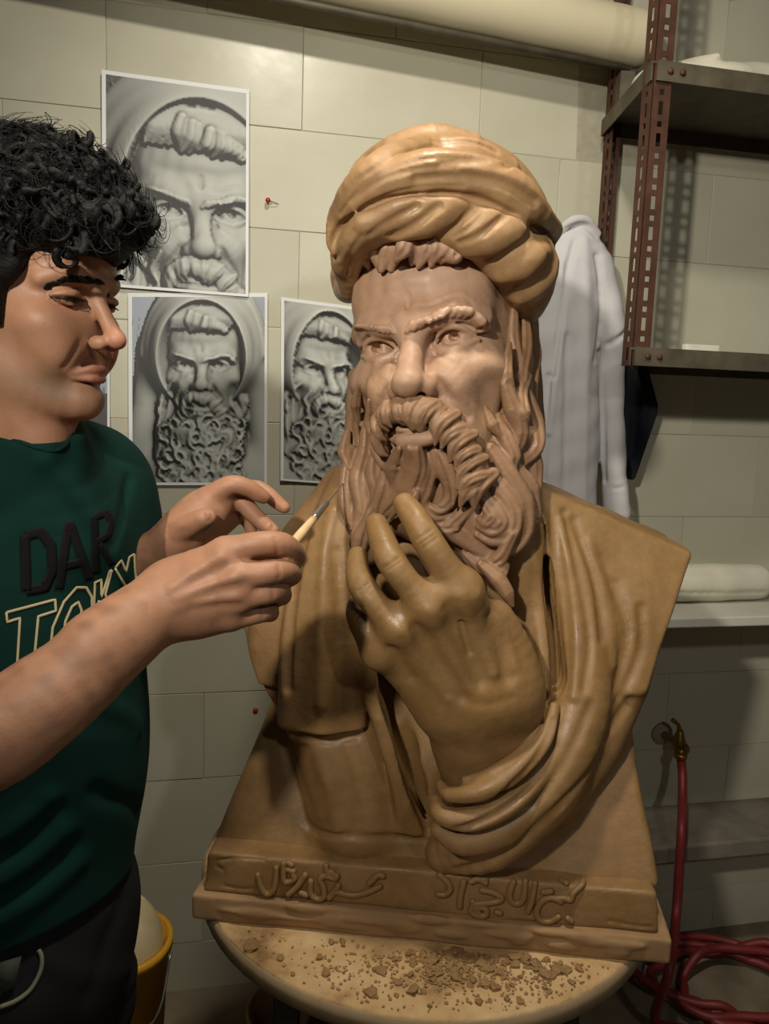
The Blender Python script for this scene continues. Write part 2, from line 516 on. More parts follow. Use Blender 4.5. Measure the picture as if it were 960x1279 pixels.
# ---- hanging rack of slotted angle iron
RUST = mat_plain('rusty_brown_steel', srgb(84, 54, 40), .65, .3, .3, 26, .2)
GREYST = mat_plain('grey_painted_steel', srgb(94, 86, 70), .6, .3, .3, 18, .15)
def rack():
    fp = pix_off(806, 220, .34); s_f = float((fp - WP) @ WU)
    bp = pix_off(757, 130, .035); s_b = float((bp - WP) @ WU)
    zt = float(pix_off(812, 72, .36)[2]); zb = float(pix_off(800, 436, .36)[2])
    s0 = (s_f + s_b) / 2
    rk = empty('slotted_steel_rack', Wp(s_f, zb), 'rusty slotted angle steel rack hung on the wall with two metal shelves', 'shelf rack')
    def post_mesh(L):
        bm = bmesh.new(); fw, t = .038, .0022
        for ax in (0, 1):
            def bx(a0, a1, z0, z1):
                if ax == 0: box_bm(bm, (a0, 0, z0), (a1, t, z1))
                else: box_bm(bm, (0, a0, z0), (t, a1, z1))
            bx(0, .015, 0, L); bx(.025, fw, 0, L)
            z = 0.0; k = 0
            while z < L - .05:
                bx(.015, .025, z, z + .011); z += .011 + (.024 if k % 2 == 0 else .010); k += 1
            bx(.015, .025, z, L)
        me = bpy.data.meshes.new('post'); bm.to_mesh(me); bm.free(); me.materials.append(RUST); return me
    zlow = zb - .03
    pm = post_mesh(2.72 - zlow)
    for (a, off, sx, sy) in ((s_f, .34, 1, 1), (s_b, .035, 1, -1), (s_f + .95, .34, -1, 1), (s_b + .95, .035, -1, -1)):
        p = bpy.data.objects.new('post', pm); COL.objects.link(p)
        mw = frame(Wp(a, zlow, off)) @ Matrix.Diagonal((sx, sy, 1, 1)); p.matrix_world = mw; set_parent(p, rk)
    def skew(name, fl, bl, z0, z1, right):          # plate whose left edge runs from the front post (fl) to the back (bl)
        V = [Wp(s_, z_, o_) for z_ in (z0, z1) for s_, o_ in ((fl[0], fl[1]), (right, fl[1]), (right, bl[1]), (bl[0], bl[1]))]
        o = mesh_obj(name, V, [(3, 2, 1, 0), (4, 5, 6, 7), (0, 1, 5, 4), (1, 2, 6, 5), (2, 3, 7, 6), (3, 0, 4, 7)], GREYST, None, False)
        return set_parent(o, rk)
    s_lo = wall_sz(800, 442, .03)[0]
    for z, sb_ in ((zt, s_b - .004), (zb, s_lo)):
        skew('shelf_plate', (s_f - .004, .342), (sb_, .03), z, z + .004, s_f + .965)
        for nm, fl, bl, r_ in (('front_flange', (s_f + .004, .346), (s_f + .004, .342), s_f + .95), ('back_flange', (sb_, .034), (sb_, .030), s_f + .96)):
            skew(nm, fl, bl, z - .030, z + .005, r_)
        V = [Wp(s_, z_, o_) for z_ in (z - .03, z + .004) for s_, o_ in ((s_f - .006, .342), (s_f - .003, .342), (sb_ + .001, .03), (sb_ - .002, .03))]
        set_parent(mesh_obj('side_flange', V, [(3, 2, 1, 0), (4, 5, 6, 7), (0, 1, 5, 4), (1, 2, 6, 5), (2, 3, 7, 6), (3, 0, 4, 7)], GREYST, None, False), rk)
        for a in (s_f + .03, s_f + .055):
            c = Wp(a, z - .012, .346)
            b = lathe('bolt', [(.0, -.001), (.006, -.001), (.006, .003), (.004, .005)], c, WN, RUST, rk, 8)
    return rk, s_f, zt, zb
RACK, RS, RZT, RZB = rack()

# ---- long paper roll lying on the rack's top shelf and a support strip
def paper_roll():
    R = .055
    A_ = pix_off(762, 77, .100); B_ = pix_off(400, 3, .100); dv = (A_ - B_) / np.linalg.norm(A_ - B_)
    a = A_ + dv * .075 + np.array([0, 0, R]); b = a - dv * 1.35
    mt = mat_plain('cream_paper', srgb(206, 196, 166), .8, 0, .04, 6)
    n = []
    prof = [(R * .25, 0.0), (R * .96, 0.0), (R, .004)] + [(R * (1 + .012 * math.sin(k * 1.9)), .02 + k * .055) for k in range(24)] + [(R, 1.36), (R * .2, 1.362)]
    o = lathe('paper_roll', prof, a, b - a, mt, None, 36)
    tag(o, 'long cream paper roll jutting out from the top of the steel rack', 'paper roll')
    tube('support_batten', [a - np.array([0, 0, R + .008]) - dv * .03, a - dv * .7 - np.array([0, 0, R + .008]), b - np.array([0, 0, R + .008])], .008, GREYST, RACK, 8, 1)
    box_obj('end_block', tuple(np.array([a[0] - .05, a[1] - .02, RZT + .003])), tuple(np.array([a[0] - .02, a[1] + .02, a[2] - R - .014])), GREYST, RACK)
paper_roll()
def bundle():
    C = Clay(Wp(RS + .0, RZT - .02, .34) + np.array([-.1, -.35, 0]), Wp(RS + .9, RZT + .2, .0) + np.array([.15, .15, 0]), .006)
    r = np.random.default_rng(2)
    for k in range(9):
        c = Wp(RS + .12 + .085 * k, RZT + .022, .22 + r.uniform(-.03, .03))
        C.ell(c, (.085, .075, r.uniform(.030, .055)), WM, .03)
    for k in range(14):
        q = Wp(RS + r.uniform(.08, .8), RZT + .05, .30); e = Wp(RS + r.uniform(.08, .8), RZT + .06, .15)
        C.ridge([q, e], .012, r.choice([-.008, .008]))
    C.planes([(np.array([0, 0, RZT + .003]), -UPZ_)], 0, 'int')
    o = C.build('wrapped_bundle', PALE)
    tag(o, 'crumpled pale paper bundle lying on the top shelf of the steel rack', 'bundle')
UPZ_ = np.array([0, 0, 1.0])
bundle()
sc, zc = RS + .14, RZB + .004
o = box_obj('white_card', (sc, -.30, zc), (sc + .075, -.285, zc + .016), mat_plain('white_card', srgb(214, 210, 198), .7), None, .001); o.matrix_world = frame(WP)
tag(o, 'small white card standing on the lower shelf of the steel rack', 'card')
# ================================================================== the clay bust
CLAY_FACE = mat_clay('clay_pinkish', srgb(156, 122, 98), srgb(172, 137, 112), srgb(162, 127, 96))
CLAY_BEARD = mat_clay('clay_beard', srgb(128, 97, 73), srgb(144, 111, 84), srgb(136, 102, 72))
CLAY_OCHRE = mat_clay('clay_ochre', srgb(146, 113, 76), srgb(160, 126, 88), srgb(156, 120, 88))
CLAY_BODY = mat_clay('clay_robe', srgb(120, 90, 52), srgb(136, 104, 64), srgb(144, 111, 76))
BOARD_Z = 0.6726
bust = empty('clay_bust', (0.08, 1.15, BOARD_Z),
             'brown clay bust of a turbaned bearded man with one hand raised to his beard', 'sculpture')

# ---- head frame: a = viewer's right, b = out of the face, c = up, in life-size metres scaled by SH
SH = 1.62
yw, tl, pt = math.radians(19), math.radians(8.5), math.radians(-4)
hb = np.array([-math.sin(yw), -math.cos(yw), 0]); ha = np.array([math.cos(yw), -math.sin(yw), 0]); hc = np.array([0, 0, 1.0])
ha, hc = math.cos(tl) * ha + math.sin(tl) * hc, math.cos(tl) * hc - math.sin(tl) * ha
hb, hc = math.cos(pt) * hb - math.sin(pt) * hc, math.cos(pt) * hc + math.sin(pt) * hb
E0 = Q(519, 428, 1.035)
HM = np.stack([ha, hb, hc], 1)
def H(a, b, c):
    if c < 0: c = c * .90
    return E0 + SH * (a * ha + b * hb + c * hc)
def HP(l): return np.array([H(*p[:3]) for p in l])

def bust_head():
    C = Clay((-0.12, 0.93, 1.24), (0.27, 1.38, 1.74), 0.0019 * QUAL)
    e = lambda c, r, k=0.0, op='add': C.ell(H(*c), np.array(r) * SH, HM, k * SH, op)
    p = lambda l, r, k=0.0, op='add', sub=4: C.path(HP(l), np.array(r) * SH, k * SH, op, sub)
    e((0, -.088, .040), (.072, .092, .088))                       # skull
    e((0, -.058, -.030), (.061, .067, .085), .02)                 # face
    e((0, -.040, -.088), (.045, .052, .040), .025)                # jaw
    e((0, -.022, .042), (.056, .030, .040), .02)                  # forehead
    for s in (-1, 1):
        e((s * .045, -.024, -.028), (.020, .022, .016), .024)     # cheekbone
        e((s * .030, -.012, -.050), (.019, .018, .022), .020)     # cheek
        e((s * .034, .008, .001), (.020, .014, .0125), .012, 'sub')  # socket
        e((s * .017, .011, .000), (.0085, .011, .012), .008, 'sub')
    # brow ridges, drawn low towards the nose in a frown
    for s in (-1, 1):
        p([(s * .006, .010, .0120), (s * .022, .0095, .0140), (s * .038, .000, .0195), (s * .052, -.016, .015)], [.0075, .0085, .0085, .006], .014)
        p([(s * .0065, .0115, .006), (s * .0065, .0125, .018), (s * .010, .0065, .032)], [.0034, .0036, .001], .008)   # frown folds
    C.ridge(HP([(0, .014, .008), (0, .014, .020), (0, .011, .034)]), .0024 * SH, -.0020 * SH)
    C.ridge(HP([(-.040, -.004, .040), (-.015, .008, .037), (0, .009, .039), (.018, .008, .038), (.042, -.005, .043)]), .006 * SH, -.0012 * SH)
    C.ridge(HP([(-.036, -.006, .056), (0, .006, .053), (.036, -.006, .058)]), .006 * SH, -.0010 * SH)
    # nose
    p([(0, .006, .010), (0, .013, -.008), (0, .0215, -.024), (0, .028, -.036)], [.0078, .0085, .0095, .0110], .010)
    e((0, .0300, -.0385), (.0122, .0112, .0108), .005)
    for s in (-1, 1):
        e((s * .0125, .0175, -.0420), (.0074, .0112, .0088), .005)
        e((s * .0072, .0225, -.0500), (.0040, .0062, .0040), .002, 'sub')
        C.ridge(HP([(s * .0175, .021, -.034), (s * .0230, .012, -.042), (s * .023, .008, -.050)]), .0030 * SH, -.0030 * SH)
        # fold from nose to cheek
        p([(s * .021, .010, -.020), (s * .032, .006, -.034), (s * .042, -.006, -.054)], [.002, .0065, .0055], .010)
        C.ridge(HP([(s * .0215, .016, -.042), (s * .030, .009, -.054), (s * .038, .000, -.068)]), .0034 * SH, -.0036 * SH)
        p([(s * .020, .008, -.032), (s * .030, .004, -.044), (s * .039, -.006, -.060)], [.006, .0080, .006], .012)
    # eyes
    for s in (-1, 1):
        e((s * .032, -.0095, -.001), (.0143, .0132, .0134))
        p([(s * .0145, .0010, -.0040), (s * .022, .0052, .0042), (s * .031, .0066, .0068), (s * .040, .0024, .0044), (s * .0485, -.0070, -.0035)], [.0010, .0022, .0026, .0023, .0014], .0022)
        p([(s * .0145, .0010, -.0040), (s * .022, .0026, -.0076), (s * .031, .0032, -.0096), (s * .040, -.0005, -.0076), (s * .0485, -.0070, -.0035)], [.0010, .0017, .0020, .0018, .0012], .0022)
        p([(s * .017, .0000, .0060), (s * .031, .0040, .0135), (s * .049, -.007, .0062)], [.0020, .0040, .0026], .005)   # lid fold
        C.ridge(HP([(s * .018, .0030, .0060), (s * .030, .0076, .0104), (s * .046, -.002, .0056)]),   .0015 * SH, -.0030 * SH)
        p([(s * .018, .0000, -.0130), (s * .031, .0000, -.0165), (s * .046, -.010, -.0125)], [.003, .0048, .003], .008)    # bag under the eye
        C.ridge(HP([(s * .016, .003, -.014), (s * .026, .004, -.0225), (s * .042, -.004, -.0235)]), .0026 * SH, -.0022 * SH)
        # iris ring and drilled pupil
        g = (s * .032 - .0014, .0034, -.0006)
        t = np.linspace(0, 2 * math.pi, 15)
        C.ridge(HP([(g[0] + .0054 * math.cos(q), g[1] - .0012, g[2] + .0054 * math.sin(q)) for q in t]), .0010 * SH, -.0022 * SH, 1)
        e((g[0] + .0004, g[1] - .0005, g[2] + .0010), (.0040, .0085, .0034), .0005, 'sub')
        e((g[0] - .0012, g[1] - .0008, g[2] + .0016), (.0011, .0026, .0010))
    # hollow under the cheekbone
    for s in (-1, 1):
        e((s * .056, .000, -.058), (.011, .016, .016), .020, 'sub')
    # lips
    p([(-.024, .008, -.0775), (-.010, .0195, -.0765), (0, .0210, -.0775), (.010, .0195, -.0765), (.024, .008, -.0775)], [.0025, .0046, .0046, .0046, .0025], .005)
    p([(-.023, .009, -.0820), (-.010, .0220, -.0850), (0, .0240, -.0858), (.010, .0220, -.0850), (.023, .009, -.0820)], [.0026, .0066, .0070, .0066, .0026], .003)
    C.ridge(HP([(-.024, .014, -.0790), (0, .0275, -.0800), (.024, .014, -.0790)]), .0014 * SH, -.0028 * SH)
    # ear mass and temple on the viewer's right
    e((.066, -.080, -.020), (.012, .026, .034), .01)
    # eyebrows: hatched locks along the brow line
    def brow(line, n, dx, dy, rad):
        L, _ = spline(np.array(line, float), 1, 8)
        for i in range(n):
            q = L[int(i * (len(L) - 1) / (n - 1))]; t = i / (n - 1.0)
            P = C.on([(q[0], q[1] + 3), (q[0] + dx * .5, q[1] - dy * .6 * (1 - t * .7)), (q[0] + dx, q[1] - dy * (1 - t * 1.4))], .0015)
            C.path(P, np.array([.6, 1.0, .45]) * rad, .0025)
    brow([(508, 411), (530, 403), (552, 392), (575, 391), (590, 398), (600, 410)], 13, 14, 10, .0054)
    brow([(491, 413), (475, 411), (460, 408), (450, 408)], 9, -8, 5, .0030)
    # hair under the turban: locks falling on the forehead
    for px0, py0, px1, py1, px2, py2 in [(446, 312, 440, 322, 444, 334), (460, 304, 453, 318, 460, 334), (472, 300, 466, 316, 474, 337), (486, 298, 484, 316, 476, 338),
                                         (497, 298, 496, 316, 488, 337), (508, 298, 504, 312, 494, 326), (520, 298, 518, 314, 514, 330), (532, 298, 532, 314, 522, 334),
                                         (544, 300, 545, 314, 538, 332), (556, 302, 558, 316, 550, 328), (566, 306, 568, 316, 560, 326)]:
        P = C.on([(px0, py0), (px1, py1), (px2, py2)]); P[:, 1] = P[2, 1] + np.array([-.012, -.017, -.006])
        C.path(P, [.010, .0115, .0040], .003, sub=5)
        C.ridge(P + np.array([.003, -.012, 0]), .0026, -.0045)
    C.noise(.0005, .012, 3)
    return C
HEADC = bust_head()
HEADC.build('head', CLAY_FACE, bust)
# ---- turban: a domed wrap over a thick rolled band that runs round the head
def bust_turban():
    C = Clay((-0.15, 0.89, 1.44), (0.30, 1.45, 1.84), 0.0021 * QUAL)
    # dome
    C.ell(Q(543, 290, 1.20), (.138, .146, .112), HM, 0)
    C.ell(Q(552, 250, 1.20), (.098, .120, .080), HM, .04)
    C.ell(Q(604, 305, 1.22), (.102, .14, .115), HM, .04)
    # rolled band: closed loop through pixels at given distances
    loop = [(436, 362, 1.12), (436, 316, 1.065), (464, 277, 1.024), (505, 262, 1.008), (556, 264, 1.008), (602, 282, 1.020), (632, 312, 1.04), (652, 345, 1.08),
            (654, 365, 1.16), (648, 362, 1.28), (600, 345, 1.35), (520, 330, 1.37), (455, 330, 1.32), (436, 356, 1.24)]
    P = np.array([Q(*q) for q in loop]); P = np.vstack([P, P[:1]])
    rad = [.014, .024, .032, .034, .036, .040, .040, .036, .036, .045, .055, .055, .045, .026, .014]
    C.path(P, rad, .018, sub=5)
    # lower right bulge of the band
    C.path([Q(640, 300, 1.06), Q(656, 345, 1.09), Q(655, 383, 1.13)], [.030, .036, .024], .02)
    # overlap edge of the upper wrap
    up = [(410, 340), (412, 316), (424, 286), (452, 262), (490, 247), (530, 242), (566, 243), (600, 250), (636, 266), (665, 284), (690, 304)]
    upper = C.on(up, .000)
    L = upper + np.array([0, .008, .020])
    C.path(L, [.002, .006, .014, .022, .022, .022, .021, .022, .022, .020, .014], .016)
    C.ridge(C.on(up, .0), .0050, -.0085)
    C.ridge(C.on([(x, y + 3) for x, y in up], .0), .0030, -.0045)
    # layers of the upper wrap, fanning from the left edge to the right
    for l, r in [([(432, 246), (456, 212), (492, 188), (540, 172), (592, 176)], .020), ([(424, 268), (444, 234), (480, 207), (530, 190), (590, 190), (636, 208)], .021),
                 ([(424, 284), (446, 252), (482, 226), (530, 211), (590, 213), (642, 232), (678, 266)], .021)]:
        P = C.on(l, -(r - .0060)); n_ = len(P)
        C.path(P, r * (.25 + .75 * np.sin(np.pi * np.linspace(.08, .86, n_))), .008)
    for l, wd, am in [([(424, 268), (456, 230), (500, 206), (560, 196), (610, 200)], .0022, -.003), ([(430, 288), (470, 250), (520, 234), (580, 232)], .0022, -.0026),
                      ([(552, 204), (590, 200), (630, 206), (660, 222)], .0045, -.008), ([(520, 224), (570, 220), (630, 230), (668, 252)], .005, -.009), ([(450, 222), (490, 196), (540, 182)], .0024, -.0026),
                      ([(440, 250), (480, 222), (530, 210), (570, 210)], .003, -.004), ([(540, 176), (580, 176), (620, 190)], .003, -.004)]:
        C.ridge(C.on(l), wd, am)
    C.ridge(C.on(up), .0042, -.0075)
    # slanting folds on the band, broad and uneven
    for l, r in [([(440, 304), (462, 282), (494, 262), (528, 250)], .011), ([(500, 292), (530, 280), (556, 262), (574, 252)], .013),
                 ([(560, 302), (584, 292), (608, 274), (622, 264)], .010), ([(584, 312), (612, 302), (638, 288), (652, 280)], .016),
                 ([(628, 344), (652, 334), (674, 316), (684, 306)], .015), ([(650, 372), (668, 360), (684, 344), (690, 330)], .010), ([(424, 334), (434, 304), (452, 280)], .007)]:
        P = C.on(l, -.003)
        C.path(P, np.array([r * .4, r * .9, r * .8, r * .3][:len(P)]), .022)
    for l, wd, am in [([(462, 294), (486, 276), (520, 258)], .004, -.004), ([(488, 296), (514, 284), (548, 258)], .0045, -.007), ([(540, 298), (560, 290), (590, 262)], .004, -.006),
                      ([(574, 304), (598, 294), (630, 270)], .0035, -.007), ([(566, 296), (586, 284), (600, 270)], .0025, -.003), ([(612, 326), (640, 312), (662, 290)], .0045, -.009),
                      ([(646, 358), (664, 348), (684, 324)], .004, -.007), ([(414, 350), (422, 318), (440, 290)], .004, -.004), ([(432, 344), (438, 316), (450, 296)], .003, -.003)]:
        C.ridge(C.on(l), wd, am)
    # opening for the forehead under the rim
    C.ell(H(0, -.045, -.010), np.array([.070, .085, .085]) * SH, HM, .006, 'sub')
    C.noise(.0008, .02, 5)
    return C
TURB = bust_turban()
TURB.build('turban', CLAY_OCHRE, bust)
# ---- beard: a mass round the jaw, then locks laid on it one by one
def bust_beard():
    C = Clay((-0.13, 0.90, 1.08), (0.25, 1.32, 1.62), 0.0019 * QUAL)
    C.ell(Q(548, 590, 1.115), (.098, .100, .105))
    C.ell(Q(610, 560, 1.130), (.068, .095, .100), None, .03)
    C.ell(Q(600, 640, 1.100), (.072, .085, .066), None, .03)
    C.path([Q(470, 540, 1.13), Q(462, 610, 1.10), Q(456, 680, 1.085)], [.026, .034, .030], .03)
    C.path([Q(654, 380, 1.20), Q(652, 450, 1.19), Q(650, 540, 1.16)], [.020, .026, .036], .02)     # sideburn on the viewer's right
    C.path([Q(445, 470, 1.17), Q(448, 540, 1.15)], [.012, .022], .02)
    # keep the mouth, cheeks and nose free
    C.ell(H(0, .000, -.062), np.array([.034, .052, .032]) * SH, HM, .010, 'sub')
    C.ell(H(.024, .005, -.050), np.array([.030, .045, .030]) * SH, HM, .010, 'sub')
    def lock(pix, r0, r1=None, off=0.0, k=.004, groove=True, y0=None):
        P = C.on(pix, off)
        P = np.array([Q(q[0], q[1], min(p[1], HEADC.hit(q[0], q[1], 9) - off)) for q, p in zip(pix, P)])
        # smooth the depth so a lock does not dive into gaps
        if len(P) > 2:
            yy = np.array([p[1] for p in P]); sm = yy.copy()
            for i in range(len(yy)): sm[i] = np.mean(yy[max(0, i - 1):i + 2])
            P = np.array([Q(q[0], q[1], min(y, yv) - (q[2] if len(q) > 2 else 0)) for q, y, yv in zip(pix, sm, yy + .004)])
        n = len(P); t = np.linspace(0, 1, n)
        r = r0 * np.sin(np.pi * (0.16 + 0.74 * t)) if r1 is None else r0 + (r1 - r0) * t
        C.path(P, r, k, sub=5)
        if groove:
            G = P.copy(); G[:, 1] -= r * .9
            C.ridge(G + np.array([r0 * .28, 0, r0 * .1]), r0 * .22, -r0 * .26)
    # --- cheek side, viewer's right: sideburn locks
    for l, r in [([(642, 384), (640, 420), (646, 460), (640, 500)], .010), ([(654, 388), (656, 430), (650, 470), (652, 500)], .011), ([(664, 396), (668, 440), (664, 480), (668, 520)], .010),
                 ([(636, 430), (632, 466), (638, 500), (630, 530)], .009), ([(646, 470), (656, 500), (666, 530), (668, 560), (650, 580)], .015), ([(630, 480), (640, 510), (650, 540), (642, 570)], .013),
                 ([(622, 520), (630, 545), (640, 570), (636, 590)], .012), ([(606, 510), (614, 530), (626, 546)], .009), ([(660, 470), (650, 490), (654, 515), (664, 530)], .010),
                 ([(660, 545), (668, 580), (666, 620), (660, 650)], .012), ([(648, 585), (662, 610), (664, 650), (652, 680)], .013)]:
        lock(l, r, off=.002)
    # --- big swirls, viewer's right
    for l, r in [([(612, 560), (632, 590), (650, 625), (652, 660), (636, 684), (606, 688)], .017), ([(604, 590), (624, 612), (640, 640), (636, 664), (616, 674), (596, 668)], .014),
                 ([(600, 618), (616, 634), (624, 652), (614, 662), (598, 658)], .012), ([(606, 636), (612, 644), (606, 652), (598, 648)], .009),
                 ([(588, 632), (570, 648), (560, 660), (576, 672), (600, 688), (622, 694)], .012), ([(640, 668), (622, 698), (596, 702), (576, 692)], .012),
                 ([(580, 690), (600, 706), (622, 716), (634, 706)], .011), ([(600, 704), (620, 722), (632, 740), (640, 756)], .011), ([(560, 680), (572, 700), (586, 716), (590, 734)], .011)]:
        lock(l, r, off=.003)
    # --- chin: long locks falling from the lower lip
    for l, r in [([(500, 560), (494, 580), (490, 610), (478, 640)], .013), ([(512, 560), (512, 580), (504, 608), (486, 632), (470, 650)], .012), ([(521, 560), (523, 585), (514, 612), (500, 634), (486, 650)], .012),
                 ([(530, 560), (536, 584), (530, 610), (524, 630), (540, 644), (560, 644)], .012), ([(541, 560), (546, 578), (560, 600), (562, 622), (548, 636), (536, 630)], .011),
                 ([(548, 562), (558, 580), (567, 606), (566, 630)], .008), ([(508, 628), (520, 650), (546, 660), (570, 660)], .012), ([(520, 616), (512, 640), (524, 656), (545, 668)], .010)]:
        lock(l, r, off=.006)
    # --- viewer's left
    for l, r in [([(446, 500), (440, 530), (444, 560), (436, 590), (440, 620)], .012), ([(458, 530), (456, 565), (448, 600), (452, 640), (440, 676)], .014), ([(470, 560), (466, 590), (474, 620), (462, 650), (456, 690)], .013),
                 ([(482, 575), (480, 605), (470, 640), (474, 670)], .012), ([(440, 560), (432, 590), (430, 625), (438, 655), (432, 690)], .010), ([(462, 640), (452, 670), (446, 700), (452, 720)], .012),
                 ([(434, 540), (430, 565), (438, 585)], .010), ([(476, 540), (470, 560), (480, 580), (494, 584)], .009), ([(450, 480), (444, 505), (448, 530)], .008), ([(462, 500), (462, 530), (468, 552)], .008)]:
        lock(l, r, off=.002)
    C.noise(.0005, .012, 11)
    return C
BEARD = bust_beard()
BEARD.build('beard', CLAY_BEARD, bust)

# ---- moustache: two drooping halves made of short comma-shaped locks
def bust_moustache():
    C = Clay((-0.06, 0.92, 1.20), (0.18, 1.12, 1.46), 0.0016 * QUAL)
    right = [(512, 512, .990), (532, 512, .988), (552, 524, .992), (572, 545, .998), (590, 578, 1.004), (600, 612, 1.008)]
    left = [(508, 512, .990), (492, 514, .995), (478, 524, 1.008), (474, 546, 1.018), (480, 566, 1.022)]
    C.path([Q(*q) for q in right], [.015, .017, .017, .017, .016, .010], .004)
    C.path([Q(*q) for q in left], [.015, .015, .013, .011, .006], .004)
    def comma(cx, cy, y, ang, ln, r):
        a = math.radians(ang); ux, uy = math.cos(a), math.sin(a)
        pts = []
        for t, bend in ((-.5, 0), (-.15, .14), (.2, .16), (.55, -.02)):
            pts.append(Q(cx + ln * (t * ux - bend * uy), cy + ln * (t * uy + bend * ux), y - .004 * math.cos(t * 3) + (.009 if t < -.4 else 0)))
        C.path(pts, np.array([.8, 1.0, .9, .3]) * r, .004, sub=5)
        C.ridge(np.array(pts) + np.array([r * .3, -r * .85, r * .2]), r * .25, -r * .3)
    rr = np.random.default_rng(14)
    L, _ = spline(np.array(right), 1, 6)
    nn = 11
    for i in range(nn):
        q = L[int((.4 + i) / nn * (len(L) - 1))]; t = i / (nn - 1)
        comma(q[0] - 3 + rr.normal(0, 1.5), q[1] + 5 + rr.normal(0, 1.5), q[2] - .012 - rr.uniform(0, .004), 106 + 42 * t + rr.normal(0, 6), (32 + 12 * t) * rr.uniform(.85, 1.2), (.0072 + .0022 * math.sin(math.pi * min(1, t * 1.2))) * rr.uniform(.8, 1.1))
    comma(604, 612, 1.000, 120, 46, .011); comma(590, 618, .998, 140, 38, .009)
    L, _ = spline(np.array(left), 1, 6)
    nn = 7
    for i in range(nn):
        q = L[int((.4 + i) / nn * (len(L) - 1))]; t = i / (nn - 1)
        comma(q[0] + rr.normal(0, 1.5), q[1] + 2, q[2] - .010 - rr.uniform(0, .003), 80 - 20 * t + rr.normal(0, 6), 30 - 4 * t, .0066 * rr.uniform(.85, 1.1))
    return C
MOU = bust_moustache()
MOU.build('moustache', CLAY_BEARD, bust)
# ---- base frame: u along the front edge, v to the back
BL = np.array([-0.2481, 1.030, BOARD_Z]); BR = np.array([0.4009, 0.969, BOARD_Z])
bu = (BR - BL) / np.linalg.norm(BR - BL); bv = np.array([-bu[1], bu[0], 0.0]); BW = float(np.linalg.norm(BR - BL))
BF = np.stack([bu, bv, [0, 0, 1]], 1)
def B(a, b, z): return BL + a * bu + b * bv + np.array([0, 0, z])     # metres along front, back, up from the board's underside
UPZ = np.array([0, 0, 1.0])
def cut(p, q, out, along=None):      # plane through pixels' points p, q and the depth direction; normal towards `out`
    n = np.cross(q - p, bv if along is None else along); n /= np.linalg.norm(n)
    if n @ (np.asarray(out) - p) < 0: n = -n
    return (p, n)

